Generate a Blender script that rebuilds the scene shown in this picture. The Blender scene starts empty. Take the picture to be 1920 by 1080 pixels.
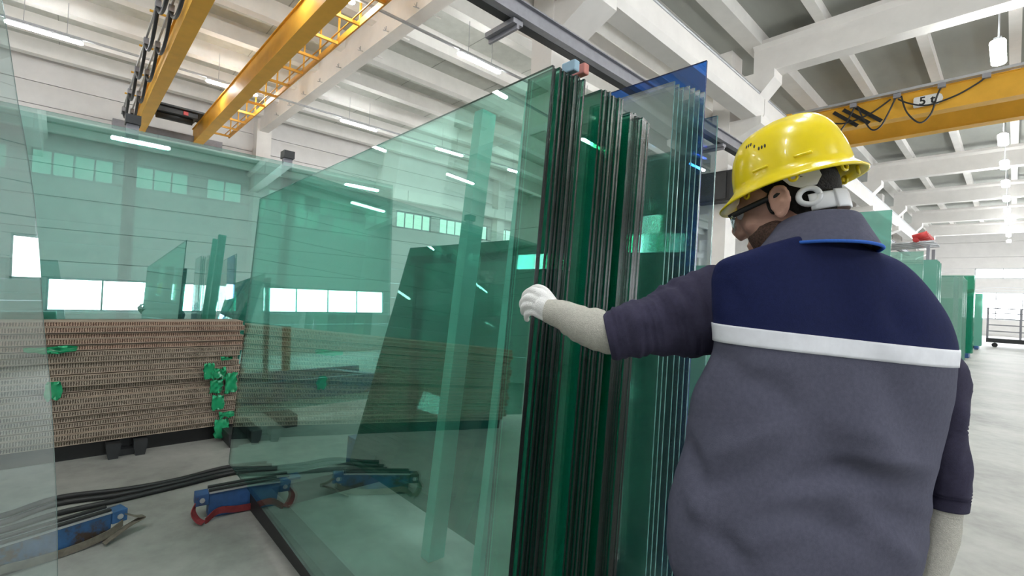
import bpy, bmesh, math, random
from mathutils import Vector, Matrix
import numpy as np
random.seed(7)
sc = bpy.context.scene
COL = sc.collection

# ------------------------------------------------------------------ camera
F = 884.0                                   # focal length in px of a 1920 wide frame
CAMH = 1.44
def _n(v): return v / np.linalg.norm(v)
D1 = _n(np.array([940., 57., F]))           # hall direction  (world +Y) in camera axes right/down/forward
D2 = np.array([-830., -25., F]); D2 = _n(D2 - D1 * D2.dot(D1))   # world -X
XA = -D2; YA = D1; ZA = np.cross(XA, YA)
RW = Vector((XA[0], YA[0], ZA[0])); DW = Vector((XA[1], YA[1], ZA[1])); FW = Vector((XA[2], YA[2], ZA[2]))
CAM = Vector((0, 0, CAMH))
cd = bpy.data.cameras.new('camera'); cam = bpy.data.objects.new('camera', cd); COL.objects.link(cam)
cd.sensor_width = 36; cd.lens = F / 1920 * 36; cd.clip_start = 0.02; cd.clip_end = 300
m3 = Matrix((RW, -DW, -FW)).transposed()
cam.matrix_world = Matrix.Translation(CAM) @ m3.to_4x4()
sc.camera = cam
# ------------------------------------------------------------------ world, exposure
w = bpy.data.worlds.new('world'); sc.world = w; w.use_nodes = True
bg = w.node_tree.nodes['Background']; bg.inputs[0].default_value = (.85, .92, 1, 1); bg.inputs[1].default_value = 1.0
sc.view_settings.view_transform = 'Standard'; sc.view_settings.look = 'None'
sc.view_settings.gamma = 1; sc.view_settings.exposure = 0.75; sc.view_settings.use_curve_mapping = False
cy = sc.cycles
cy.max_bounces = 14; cy.diffuse_bounces = 5; cy.glossy_bounces = 7; cy.transmission_bounces = 8
cy.transparent_max_bounces = 64; cy.sample_clamp_indirect = 6; cy.caustics_reflective = False; cy.caustics_refractive = False
WIN_E = 11.0      # windows
TUBE_E = 75.0    # lamp diffusers

def ray(px, py): return RW * ((px - 960) / F) + DW * ((py - 540) / F) + FW
def W(px, py, z): return CAM + ray(px, py) * z
def WX(px, py, X): r = ray(px, py); return CAM + r * (X / r.x)
def WY(px, py, Y): r = ray(px, py); return CAM + r * (Y / r.y)
def WH(px, py, h): r = ray(px, py); return CAM + r * ((h - CAMH) / r.z)

# ------------------------------------------------------------------ material helpers
def nt(name):
    m = bpy.data.materials.new(name); m.use_nodes = True
    t = m.node_tree; b = t.nodes['Principled BSDF']
    return m, t, b
def N(t, kind, **kw):
    n = t.nodes.new(kind)
    for k, v in kw.items(): setattr(n, k, v)
    return n
def coords(t, scale=(1, 1, 1), kind='Object'):
    c = N(t, 'ShaderNodeTexCoord'); mp = N(t, 'ShaderNodeMapping'); mp.inputs['Scale'].default_value = scale
    t.links.new(c.outputs[kind], mp.inputs[0]); return mp.outputs[0]
def ramp(t, fac, stops):
    r = N(t, 'ShaderNodeValToRGB'); e = r.color_ramp.elements
    while len(e) < len(stops): e.new(.5)
    for i, (p, c) in enumerate(stops): e[i].position = p; e[i].color = (*c, 1)
    t.links.new(fac, r.inputs[0]); return r.outputs[0]
def noise(t, vec, scale, detail=4, rough=.6):
    n = N(t, 'ShaderNodeTexNoise'); n.inputs['Scale'].default_value = scale; n.inputs['Detail'].default_value = detail
    n.inputs['Roughness'].default_value = rough; t.links.new(vec, n.inputs['Vector']); return n.outputs[0]
def mat(name, col, rough=.5, metal=0, var=.12, scale=6, bump=0, bscale=40, spec=.5, stretch=(1, 1, 1), coat=0):
    m, t, b = nt(name)
    v = coords(t, stretch)
    n = noise(t, v, scale)
    c = ramp(t, n, [(.3, tuple(x * (1 - var) for x in col)), (.7, tuple(min(1, x * (1 + var)) for x in col))])
    t.links.new(c, b.inputs['Base Color'])
    b.inputs['Roughness'].default_value = rough; b.inputs['Metallic'].default_value = metal
    b.inputs['Specular IOR Level'].default_value = spec; b.inputs['Coat Weight'].default_value = coat
    if bump:
        bn = noise(t, v, bscale, 3); bp = N(t, 'ShaderNodeBump'); bp.inputs['Strength'].default_value = bump
        bp.inputs['Distance'].default_value = .01
        t.links.new(bn, bp.inputs['Height']); t.links.new(bp.outputs[0], b.inputs['Normal'])
    return m
def emit(name, col, s):
    m = bpy.data.materials.new(name); m.use_nodes = True; t = m.node_tree; t.nodes.clear()
    e = N(t, 'ShaderNodeEmission'); e.inputs[0].default_value = (*col, 1); e.inputs[1].default_value = s
    o = N(t, 'ShaderNodeOutputMaterial'); t.links.new(e.outputs[0], o.inputs[0]); return m
def glass(name, tint, f0, power=5.0, rough=0.0, film=0.0, filmcol=(.6, .85, .78), gcol=(.97, 1, .99)):
    """thin sheet face: Schlick reflection over a tinted clear body, optional diffuse film mixed into its colour"""
    m = bpy.data.materials.new(name); m.use_nodes = True; t = m.node_tree; t.nodes.clear()
    lw = N(t, 'ShaderNodeLayerWeight'); lw.inputs[0].default_value = .5
    p = N(t, 'ShaderNodeMath', operation='POWER'); p.inputs[1].default_value = power
    t.links.new(lw.outputs['Facing'], p.inputs[0])
    ma = N(t, 'ShaderNodeMath', operation='MULTIPLY_ADD'); ma.inputs[1].default_value = 1 - f0; ma.inputs[2].default_value = f0
    t.links.new(p.outputs[0], ma.inputs[0])
    tr = N(t, 'ShaderNodeBsdfTransparent'); tr.inputs[0].default_value = (*tint, 1)
    gl = N(t, 'ShaderNodeBsdfGlossy'); gl.inputs['Color'].default_value = (*gcol, 1); gl.inputs['Roughness'].default_value = rough
    body = tr.outputs[0]
    if film:
        df = N(t, 'ShaderNodeBsdfDiffuse'); df.inputs[0].default_value = (*filmcol, 1)
        mf = N(t, 'ShaderNodeMixShader'); mf.inputs[0].default_value = film
        t.links.new(tr.outputs[0], mf.inputs[1]); t.links.new(df.outputs[0], mf.inputs[2]); body = mf.outputs[0]
    mx = N(t, 'ShaderNodeMixShader'); t.links.new(ma.outputs[0], mx.inputs[0])
    t.links.new(body, mx.inputs[1]); t.links.new(gl.outputs[0], mx.inputs[2])
    o = N(t, 'ShaderNodeOutputMaterial'); t.links.new(mx.outputs[0], o.inputs[0])
    return m
def edge_glass(name, col):
    m, t, b = nt(name)
    v = coords(t, (60, 60, 9)); n = noise(t, v, 3, 5, .7)
    c = ramp(t, n, [(.35, tuple(x * .4 for x in col)), (.75, tuple(x * 1.8 for x in col))])
    t.links.new(c, b.inputs['Base Color']); b.inputs['Roughness'].default_value = .07
    b.inputs['Specular IOR Level'].default_value = .10
    bp = N(t, 'ShaderNodeBump'); bp.inputs['Strength'].default_value = .5; bp.inputs['Distance'].default_value = .003
    n2 = noise(t, coords(t, (180, 180, 60)), 2, 3, .8)
    t.links.new(n2, bp.inputs['Height']); t.links.new(bp.outputs[0], b.inputs['Normal'])
    return m

M = {}
M['white_paint'] = mat('white_paint', (.83, .80, .775), .6, var=.04, scale=2)
M['soffit'] = mat('soffit_concrete', (.55, .56, .52), .8, var=.08, scale=3)
M['soffit_dark'] = mat('soffit_panel', (.34, .35, .32), .8, var=.08, scale=1.5, stretch=(1, .3, 1))
M['rib'] = mat('rib_concrete', (.82, .80, .77), .7, var=.05, scale=2)
M['wall'] = mat('wall_panel', (.75, .73, .72), .7, var=.04, scale=2)
M['crane'] = mat('crane_yellow', (.78, .42, .045), .55, var=.08, scale=2, spec=.3)
M['crane2'] = mat('crane_yellow_walkway', (.72, .36, .04), .5, var=.1, scale=4)
M['steel'] = mat('grey_steel', (.27, .27, .30), .45, .3, var=.1)
M['steel_light'] = mat('galvanised_steel', (.45, .46, .48), .4, .5, var=.1)
M['black'] = mat('black_rubber', (.012, .012, .013), .55, var=.3)
M['cable'] = mat('black_cable', (.015, .015, .017), .5, var=.2)
M['dark'] = mat('dark_steel', (.03, .032, .035), .5, .3)
M['red'] = mat('red_paint', (.5, .03, .03), .45)
M['orange'] = mat('orange_reflection', (.55, .12, .03), .5)
M['tube'] = emit('lamp_diffuser', (.98, 1, .985), TUBE_E)
M['tube_aisle'] = emit('aisle_lamp_diffuser', (.98, 1, .985), 55.0)
M['winlight'] = emit('daylight_pane', (.93, .97, 1), WIN_E)
M['winhigh'] = emit('frosted_daylight_pane', (.78, 1, .84), 1.0)
M['frame_win'] = mat('window_frame', (.5, .52, .54), .5)
M['sign'] = mat('sign_white', (.8, .8, .78), .5)
M['ink'] = mat('ink_black', (.01, .01, .01), .5)
M['clamp_red'] = M['red']

# floor
m, t, b = nt('concrete_floor')
v = coords(t)
n1 = noise(t, v, .9, 6, .65); n2 = noise(t, v, 9, 5, .6)
mxn = N(t, 'ShaderNodeMath', operation='MULTIPLY_ADD'); mxn.inputs[1].default_value = .35; t.links.new(n2, mxn.inputs[0]); t.links.new(n1, mxn.inputs[2])
c = ramp(t, mxn.outputs[0], [(.45, (.19, .192, .18)), (.68, (.31, .313, .292)), (.85, (.38, .38, .357))])
t.links.new(c, b.inputs['Base Color']); b.inputs['Roughness'].default_value = .5
bp = N(t, 'ShaderNodeBump'); bp.inputs['Strength'].default_value = .08; t.links.new(n2, bp.inputs['Height']); t.links.new(bp.outputs[0], b.inputs['Normal'])
M['floor'] = m
# honeycomb cardboard core: dark cells on the cut edge
def cardboard(name, col, dark):
    m, t, b = nt(name)
    v = coords(t, (1, 1, 1))
    sx = N(t, 'ShaderNodeSeparateXYZ'); t.links.new(v, sx.inputs[0])
    cb = N(t, 'ShaderNodeCombineXYZ')
    nz = noise(t, coords(t, (3, 3, 3)), 4, 2)
    wob = N(t, 'ShaderNodeMath', operation='MULTIPLY_ADD'); wob.inputs[1].default_value = .03
    t.links.new(nz, wob.inputs[0]); t.links.new(sx.outputs[1], wob.inputs[2])
    wv = N(t, 'ShaderNodeTexWave'); wv.inputs['Scale'].default_value = 21; wv.inputs['Distortion'].default_value = 2.2
    wv.inputs['Detail'].default_value = 2; wv.bands_direction = 'Y'; wv.inputs['Detail Scale'].default_value = 3
    t.links.new(v, wv.inputs[0])
    n = noise(t, coords(t, (2, 5, 20)), 5, 5, .7)
    mul = N(t, 'ShaderNodeMath', operation='MULTIPLY'); t.links.new(wv.outputs['Fac'], mul.inputs[0])
    sc2 = ramp(t, n, [(.3, (.12,) * 3), (.52, (.75,) * 3), (.7, (1.0,) * 3)]); t.links.new(sc2, mul.inputs[1])
    c = ramp(t, mul.outputs[0], [(.12, dark), (.45, col), (.9, tuple(min(1, x * 1.25) for x in col))])
    t.links.new(c, b.inputs['Base Color']); b.inputs['Roughness'].default_value = .9
    bp = N(t, 'ShaderNodeBump'); bp.inputs['Strength'].default_value = .5; bp.inputs['Distance'].default_value = .005
    t.links.new(mul.outputs[0], bp.inputs['Height']); t.links.new(bp.outputs[0], b.inputs['Normal'])
    return m
M['card_red'] = cardboard('honeycomb_brown', (.39, .275, .21), (.09, .05, .035))
M['card'] = cardboard('honeycomb_grey', (.34, .29, .235), (.07, .05, .035))
M['liner'] = mat('cardboard_liner', (.40, .32, .25), .9, var=.2, scale=8)
M['film'] = None
m, t, b = nt('green_film'); b.inputs['Base Color'].default_value = (.03, .50, .22, 1); b.inputs['Roughness'].default_value = .12
b.inputs['Transmission Weight'].default_value = .25
n2 = noise(t, coords(t), 40, 2); bp = N(t, 'ShaderNodeBump'); bp.inputs['Strength'].default_value = .3; t.links.new(n2, bp.inputs['Height']); t.links.new(bp.outputs[0], b.inputs['Normal'])
M['film'] = m
# worn blue paint
m, t, b = nt('worn_blue_paint')
n = noise(t, coords(t), 7, 6, .65)
c = ramp(t, n, [(.34, (.055, .03, .02)), (.42, (.025, .075, .20)), (.7, (.03, .11, .32))])
t.links.new(c, b.inputs['Base Color']); b.inputs['Roughness'].default_value = .5; M['blue'] = m
m, t, b = nt('rusty_blue_paint')
n = noise(t, coords(t), 5, 6, .7)
c = ramp(t, n, [(.46, (.05, .03, .02)), (.54, (.025, .085, .20)), (.75, (.035, .13, .32))])
t.links.new(c, b.inputs['Base Color']); b.inputs['Roughness'].default_value = .55; M['blue_rust'] = m
M['strap_red'] = mat('red_webbing', (.21, .026, .03), .8, var=.3, scale=20)
M['strap_grey'] = mat('grey_webbing', (.16, .14, .11), .8, var=.3, scale=20)
# glass
M['g_front'] = glass('front_glass', (.73, .955, .90), .17, 4.0, film=.004, gcol=(.80, 1, .95))
M['g_stack'] = glass('stack_glass', (.80, .955, .90), .05, film=.13, filmcol=(.010, .40, .28))
M['g_mirror'] = glass('coated_glass', (.74, .89, .87), .26, 3.0, gcol=(.85, .98, .96))
M['g_clear'] = glass('clear_glass', (.88, .95, .94), .30, 4, film=.08, filmcol=(.36, .52, .54))  # grey-teal film paints in the pale reflection on the clear sheets
M['g_blue'] = glass('blue_glass', (.16, .38, .74), .06)
M['g_teal'] = glass('teal_glass', (.45, .80, .70), .10, film=.45, filmcol=(.30, .62, .54))
M['g_lean'] = glass('green_offcut_glass', (.08, .40, .32), .09, film=.25, filmcol=(.008, .27, .20))
M['g_near'] = glass('near_glass', (.82, .90, .90), .16, 3)
M['g_far'] = glass('far_glass', (.6, .85, .78), .15, film=.35, filmcol=(.45, .68, .6))
M['e_dark'] = edge_glass('glass_edge_dark', (.003, .006, .007))
M['e_green'] = edge_glass('glass_edge_green', (.006, .05, .04))
M['e_light'] = edge_glass('glass_edge_light', (.11, .25, .245))
M['e_cyan'] = edge_glass('glass_edge_cyan', (.30, .62, .58))
M['e_blue'] = edge_glass('glass_edge_blue', (.01, .04, .16))
M['mint'] = mat('mint_paint', (.20, .56, .46), .5)

# ------------------------------------------------------------------ mesh builder
class MB:
    def __init__(s): s.v = []; s.f = []; s.m = []; s.smooth = []
    def add(s, vs, fs, mi=0, smooth=False):
        o = len(s.v); s.v += [Vector(x) for x in vs]
        for f in fs: s.f.append([o + i for i in f]); s.m.append(mi); s.smooth.append(smooth)
        return s
    def obox(s, c, ax, ay, az, mi=0):
        c = Vector(c); ax = Vector(ax); ay = Vector(ay); az = Vector(az)
        vs = [c + ax * i + ay * j + az * k for k in (-1, 1) for j in (-1, 1) for i in (-1, 1)]
        fs = [(0, 2, 3, 1), (4, 5, 7, 6), (0, 1, 5, 4), (2, 6, 7, 3), (0, 4, 6, 2), (1, 3, 7, 5)]
        if isinstance(mi, int): return s.add(vs, fs, mi)
        o = len(s.v); s.v += vs
        for f, q in zip(fs, mi): s.f.append([o + i for i in f]); s.m.append(q); s.smooth.append(False)
        return s
    def box(s, a, b, mi=0):
        a = Vector(a); b = Vector(b); c = (a + b) / 2; h = (b - a) / 2
        return s.obox(c, (abs(h.x), 0, 0), (0, abs(h.y), 0), (0, 0, abs(h.z)), mi)
    def loft(s, rings, mi=0, closed=True, cap0=True, cap1=True, smooth=True, mfun=None):
        o = len(s.v); n = len(rings[0])
        for r in rings: s.v += [Vector(p) for p in r]
        for i in range(len(rings) - 1):
            for j in range(n if closed else n - 1):
                k = (j + 1) % n
                s.f.append([o + i * n + j, o + i * n + k, o + (i + 1) * n + k, o + (i + 1) * n + j])
                s.m.append(mfun(i, j) if mfun else mi); s.smooth.append(smooth)
        if cap0: s.f.append([o + j for j in range(n)][::-1]); s.m.append(mfun(0, 0) if mfun else mi); s.smooth.append(False)
        if cap1:
            q = o + (len(rings) - 1) * n
            s.f.append([q + j for j in range(n)]); s.m.append(mfun(len(rings) - 2, 0) if mfun else mi); s.smooth.append(False)
        return s
    def tube(s, path, rad, n=10, mi=0, cap=True, flat=1.0, rnd=False, smooth=True, closed_path=False):
        P = [Vector(p) for p in path]
        R = rad if isinstance(rad, (list, tuple)) else [rad] * len(P)
        if rnd:                                        # rounded ends
            d0 = (P[0] - P[1]).normalized(); d1 = (P[-1] - P[-2]).normalized()
            pre = [(P[0] + d0 * R[0] * math.sin(a), R[0] * math.cos(a)) for a in (1.4, 1.0, .5)]
            post = [(P[-1] + d1 * R[-1] * math.sin(a), R[-1] * math.cos(a)) for a in (.5, 1.0, 1.4)]
            P = [p for p, _ in pre] + P + [p for p, _ in post]; R = [r for _, r in pre] + list(R) + [r for _, r in post]
        rings = []; up = None
        for i, p in enumerate(P):
            d = (P[min(i + 1, len(P) - 1)] - P[max(i - 1, 0)]).normalized()
            if up is None:
                up = Vector((0, 0, 1)) if abs(d.z) < .9 else Vector((1, 0, 0))
            x = d.cross(up)
            if x.length < 1e-6: x = d.orthogonal()
            x.normalize(); up = x.cross(d).normalized()
            rings.append([p + x * R[i] * math.cos(2 * math.pi * k / n) + up * R[i] * flat * math.sin(2 * math.pi * k / n) for k in range(n)])
        return s.loft(rings, mi, True, cap, cap, smooth)
    def ell(s, c, ax, ay, az, nu=20, nv=12, mi=0):
        c = Vector(c); ax = Vector(ax); ay = Vector(ay); az = Vector(az)
        rings = [[c + (ax * math.cos(2 * math.pi * j / nu) + ay * math.sin(2 * math.pi * j / nu)) * math.sin(math.pi * (i + .02) / (nv + .04)) - az * math.cos(math.pi * (i + .02) / (nv + .04)) for j in range(nu)] for i in range(nv + 1)]
        return s.loft(rings, mi)
    def prism(s, pts, d, mi=0):
        d = Vector(d); a = [Vector(p) for p in pts]; n = len(a)
        s.add(a + [p + d for p in a], [list(range(n))[::-1], list(range(n, 2 * n))] + [[i, (i + 1) % n, n + (i + 1) % n, n + i] for i in range(n)], mi)
        return s
    def mesh(s, name, mats, off=Vector((0, 0, 0))):
        me = bpy.data.meshes.new(name)
        me.from_pydata([tuple(v - off) for v in s.v], [], s.f)
        for q in (mats if isinstance(mats, (list, tuple)) else [mats]): me.materials.append(q)
        me.polygons.foreach_set('material_index', s.m); me.polygons.foreach_set('use_smooth', s.smooth)
        bm = bmesh.new(); bm.from_mesh(me); bmesh.ops.recalc_face_normals(bm, faces=bm.faces); bm.to_mesh(me); bm.free()
        me.update(); return me
    def build(s, name, mats, parent=None, bevel=0, loc=None):
        off = abspos(parent) if parent else (Vector(loc) if loc is not None else Vector((0, 0, 0)))
        o = bpy.data.objects.new(name, s.mesh(name, mats, off)); COL.objects.link(o)
        if parent: o.parent = parent
        elif loc is not None: o.location = loc
        if bevel:
            bv = o.modifiers.new('bevel', 'BEVEL'); bv.width = bevel; bv.segments = 2; bv.limit_method = 'ANGLE'
        return o
def abspos(o):
    p = Vector(o.location)
    while o.parent: o = o.parent; p += Vector(o.location)
    return p
def tag(o, label=None, cat=None, group=None, kind=None):
    if label: o['label'] = label
    if cat: o['category'] = cat
    if group: o['group'] = group
    if kind: o['kind'] = kind
    return o
def thing(name, label, cat, loc=(0, 0, 0), group=None):
    o = bpy.data.objects.new(name, None); COL.objects.link(o); o.location = loc; o.empty_display_size = .1
    return tag(o, label, cat, group)
def dup(o, parent=None):
    kids = [c for c in COL.objects if c.parent == o] if parent is None or o.type == 'EMPTY' or True else []
    c = o.copy(); COL.objects.link(c); c.parent = parent
    for k in kids: dup(k, c)
    return c
def struct(name, mb, mats, parent=None, label=None):
    o = mb.build(name, mats, parent)
    if not parent: o['kind'] = 'structure'
    if label: o['label'] = label
    return o
def fuse(mb, name, mats, parent, voxel=.004, smooth=4, fac=.5):
    """one continuous skin over overlapping solids"""
    o = mb.build(name, mats, parent)
    r = o.modifiers.new('r', 'REMESH'); r.mode = 'VOXEL'; r.voxel_size = voxel; r.use_smooth_shade = True
    if smooth: q = o.modifiers.new('s', 'SMOOTH'); q.iterations = smooth; q.factor = fac
    dg = bpy.context.evaluated_depsgraph_get()
    me = bpy.data.meshes.new_from_object(o.evaluated_get(dg)); o.modifiers.clear()
    old = o.data; o.data = me; bpy.data.meshes.remove(old)
    for p in me.polygons: p.use_smooth = True
    return o
ORD = ['first', 'second', 'third', 'fourth', 'fifth', 'sixth', 'seventh', 'eighth', 'ninth', 'tenth', 'eleventh', 'twelfth', 'thirteenth', 'fourteenth', 'fifteenth', 'sixteenth', 'seventeenth', 'eighteenth', 'nineteenth', 'twentieth', 'twenty-first', 'twenty-second', 'twenty-third', 'twenty-fourth']
V3 = Vector
M['skin'] = mat('skin', (.60, .34, .26), .5, var=.12, scale=14, bump=.12, bscale=90)
M['hair'] = mat('black_hair', (.010, .008, .007), .75, var=.4, scale=60, bump=.8, bscale=220)
M['beard'] = mat('beard_stubble', (.10, .055, .04), .8, var=.6, scale=220, bump=.5, bscale=300)
M['helmet'] = mat('yellow_plastic', (.94, .74, .010), .26, var=.02, coat=.3)
M['white_plastic'] = mat('white_plastic', (.74, .75, .78), .4, var=.03)
M['glove'] = mat('white_knit_glove', (.92, .92, .92), .9, var=.05, bump=.4, bscale=350)
M['knit'] = mat('knit_cuff', (.60, .585, .53), .95, var=.1, scale=160, bump=.6, bscale=420)
M['lens'] = glass('clear_lens', (.9, .93, .95), .06)
def cloth(name, col, var=.1):
    return mat(name, col, .92, var=var, scale=110, bump=.25, bscale=650, spec=.2)
M['navy'] = cloth('navy_cotton', (.010, .015, .066)); M['grey'] = cloth('grey_cotton', (.098, .100, .144))
M['sleeve'] = cloth('dusk_purple_cotton', (.043, .040, .074)); M['piping'] = cloth('blue_piping', (.04, .14, .55))
M['stripe'] = mat('reflective_tape', (.70, .72, .78), .45, .0, var=.06, scale=30)
M['pad_blue'] = mat('pale_blue_foam', (.35, .52, .66), .8); M['pad_pink'] = mat('pink_foam', (.62, .25, .22), .8)
M['trouser'] = cloth('navy_trousers', (.012, .016, .05)); M['boot'] = mat('black_leather', (.02, .018, .016), .5)
#@@STRUCT
# ================================================================== THE HALL
XL, XR, YN, YF = -23.8, 13.4, -16.0, 53.0
XC = -5.5                                   # column line between the two bays
BAY = 7.2; COLY = [6.1 + BAY * k for k in range(-3, 7)]
struct('floor', MB().box((XL, YN, -.2), (XR, YF, 0)), M['floor'])
# left bay ceiling: concrete soffit with ribs along the hall
RB = CAMH + 7.4
soff = struct('ceiling', MB().box((XL, YN, RB + .5), (XC, YF, RB + .65)), M['soffit'], label='grey concrete soffit over the bay of the double girder crane')
k = 0; x = XL + .9
rib0 = None
while x < XC - .4:
    mb = MB(); mb.prism([(-.16, YN, RB), (.16, YN, RB), (.24, YN, RB + .5), (-.24, YN, RB + .5)], (0, YF - YN, 0))
    if rib0 is None:
        rib0 = mb.build('rib', M['rib'], None); rib0.parent = soff; rib0.location = (x, 0, 0)
    else:
        c = rib0.copy(); COL.objects.link(c); c.parent = soff; c.location = (x, 0, 0)
    x += 2.1
# joints across the soffit
mb0 = MB().box((XL, -.012, RB + .492), (XC, .012, RB + .502))
j0 = None
y = YN + 1
while y < YF:
    if j0 is None: j0 = mb0.build('joint', M['soffit_dark'], None); j0.parent = soff; j0.location = (0, y, 0)
    else:
        c = j0.copy(); COL.objects.link(c); c.parent = soff; c.location = (0, y, 0)
    y += 2.4
# main girders of the left bay
for yy in (6.1, 6.1 + 2 * BAY, 6.1 + 4 * BAY, 6.1 + 6 * BAY, 6.1 - 2 * BAY):
    mb = MB().prism([(XL, yy - .2, CAMH + 6.8), (XL, yy + .16, CAMH + 6.8), (XL, yy + .16, RB + .5), (XL, yy - .2, RB + .5)], (XC - XL, 0, 0))
    g = struct('roof_girder', mb, M['white_paint'], label='white concrete girder crossing the crane bay')
    if yy == 6.1:
        for i in range(10):                              # little forked brackets hung along the girder foot
            xx = -20.5 + i * 1.5
            p = V3((xx, yy - .22, CAMH + 6.83))
            MB().tube([p, p + V3((0, -.16, -.02))], .012, 6).tube([p + V3((0, -.08, 0)), p + V3((.05, -.1, .09))], .01, 6).tube([p + V3((0, -.08, 0)), p + V3((-.05, -.1, .09))], .01, 6).build('bracket', M['steel_light'], g)
            MB().tube([V3((xx, yy + .16, CAMH + 6.86)), V3((xx, yy + .40, CAMH + 6.86))], .022, 6).build('pipe_stub', M['white_paint'], g)
# right bay: deck, purlins and roof beams
H2 = CAMH + 7.0
deck = struct('ceiling', MB().box((XC, YN, H2 + .28), (XR, YF, H2 + .4)), M['soffit_dark'], label='dark grey roof deck over the aisle')
pm = MB().box((-.11, YN, H2), (.11, YF, H2 + .28)).build('purlin', M['rib'], None)
pm.parent = deck; pm.location = (-3.35, 0, 0)
x = -3.35 + 1.62
while x < XR:
    c = pm.copy(); COL.objects.link(c); c.parent = deck; c.location = (x, 0, 0); x += 1.62
MB().box((-5.1, YN, H2 - .1), (-4.68, YF, H2 + .28)).build('edge_purlin', M['rib'], deck)
MB().box((-5.75, YN, H2 - .02), (-5.1, YF, H2 + .28)).build('gutter', M['soffit_dark'], deck)
for yy in COLY:
    mb = MB().prism([(-4.9, yy - .2, CAMH + 6.17), (-4.9, yy + .2, CAMH + 6.17), (-4.9, yy + .2, CAMH + 6.8), (-4.9, yy + .3, CAMH + 6.9), (-4.9, yy + .3, H2), (-4.9, yy - .3, H2), (-4.9, yy - .3, CAMH + 6.9), (-4.9, yy - .2, CAMH + 6.8)], (XR + 4.9, 0, 0))
    struct('roof_beam', mb, M['white_paint'], label='white concrete roof beam over the aisle')
    # column with corbel for the crane runway and a capital under the roof beam
    mb = MB().box((-5.9, yy - .35, 0), (-5.42, yy + .35, H2))
    c = struct('column', mb, M['white_paint'], label='white concrete column carrying the crane runway')
    MB().prism([(-5.42, yy - .33, CAMH + 4.42), (-5.42, yy - .33, CAMH + 5.0), (-4.62, yy - .33, CAMH + 5.0), (-4.62, yy - .33, CAMH + 4.8)], (0, .66, 0)).build('corbel', M['white_paint'], c)
    MB().prism([(-5.42, yy - .3, CAMH + 5.56), (-5.42, yy - .3, CAMH + 6.17), (-4.35, yy - .3, CAMH + 6.17), (-4.35, yy - .3, CAMH + 5.95), (-4.7, yy - .3, CAMH + 5.56)], (0, .6, 0)).build('capital', M['white_paint'], c)
    MB().prism([(-5.9, yy - .33, CAMH + 4.5), (-5.9, yy - .33, CAMH + 5.0), (-6.4, yy - .33, CAMH + 5.0), (-6.4, yy - .33, CAMH + 4.85)], (0, .66, 0)).build('corbel', M['white_paint'], c)
    # wall columns of the crane bay
    if round((yy - 6.1) / BAY) % 2: continue
    mb = MB().box((XL, yy - .3, 0), (XL + .6, yy + .3, RB + .4))
    struct('column', mb, M['white_paint'], label='white column standing against the long wall')
for i in range(len(COLY) - 1):
    a, bq = COLY[i] + .015, COLY[i + 1] - .015
    mb = MB().prism([(-5.12, a, CAMH + 5.0), (-4.74, a, CAMH + 5.0), (-4.66, a, CAMH + 5.12), (-4.66, a, CAMH + 5.54), (-5.16, a, CAMH + 5.54), (-5.16, a, CAMH + 5.12)], (0, bq - a, 0))
    struct('runway_beam', mb, M['white_paint'], label='white concrete crane runway beam over the aisle side of the columns')
    struct('runway_beam', MB().box((-6.35, a, CAMH + 5.0), (-5.95, bq, CAMH + 5.45)), M['white_paint'], label='white crane runway beam on the crane bay side of the columns')
    struct('runway_beam', MB().box((XL + .6, a, CAMH + 4.9), (XL + 1.0, bq, CAMH + 5.45)), M['white_paint'], label='white crane runway beam along the long wall')
# walls
def panel_wall(name, x0, x1, y0, y1, along, side, holes, top, course=1.1):
    """courses of cast panels, split around window openings (holes: a0,a1,z0,z1)"""
    base = MB()
    if along == 'y': base.box((x0, y0, 0), (x1, y1, .2))
    else: base.box((x0, y0, 0), (x1, y1, .2))
    wl = struct(name, base, M['wall'])
    zs = sorted(set([.2, top] + [z for h in holes for z in h[2:4]] + [.2 + course * i for i in range(1, int(top / course))]))
    zs = [z for i, z in enumerate(zs) if i == 0 or z - zs[i - 1] > .05]
    a0, a1 = (y0, y1) if along == 'y' else (x0, x1)
    for z0, z1 in zip(zs[:-1], zs[1:]):
        cuts = sorted([(h[0], h[1]) for h in holes if h[2] < (z0 + z1) / 2 < h[3]])
        p = a0
        for c0, c1 in cuts + [(a1, a1)]:
            if c0 > p:
                if along == 'y': MB().box((x0, p, z0 + .012), (x1, c0, z1 - .012)).build('panel', M['wall'], wl)
                else: MB().box((p, y0, z0 + .012), (c0, y1, z1 - .012)).build('panel', M['wall'], wl)
            p = c1
    bk = MB().box((x0 - (.06 if side < 0 else -.02), y0, 0), (x1 + (.06 if side > 0 else -.02), y1, top)) if not holes else None
    return wl
wn = [0]
def window(a0, a1, z0, z1, along, pos, mull, matl, rows=1):
    wn[0] += 1
    def pt(a, d, z): return V3((pos + d, a, z)) if along == 'y' else V3((a, pos + d, z))
    mb = MB()
    fw = .07
    for s0, s1, q0, q1 in ((a0, a1, z0, z0 + fw), (a0, a1, z1 - fw, z1), (a0, a0 + fw, z0, z1), (a1 - fw, a1, z0, z1)):
        mb.box(pt(s0, -.06, q0), pt(s1, .06, q1))
    o = struct('window_%d' % wn[0], mb, M['frame_win'])
    n = max(1, int(round((a1 - a0) / mull)))
    for i in range(n):
        for r in range(rows):
            u0 = a0 + (a1 - a0) * i / n; u1 = a0 + (a1 - a0) * (i + 1) / n; v0 = z0 + (z1 - z0) * r / rows; v1 = z0 + (z1 - z0) * (r + 1) / rows
            MB().box(pt(u0 + .02, -.012, v0 + .02), pt(u1 - .02, .012, v1 - .02)).build('pane', matl, o)
        if i: MB().box(pt(a0 + (a1 - a0) * i / n - .03, -.05, z0 + fw), pt(a0 + (a1 - a0) * i / n + .03, .05, z1 - fw)).build('mullion', M['frame_win'], o)
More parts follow.
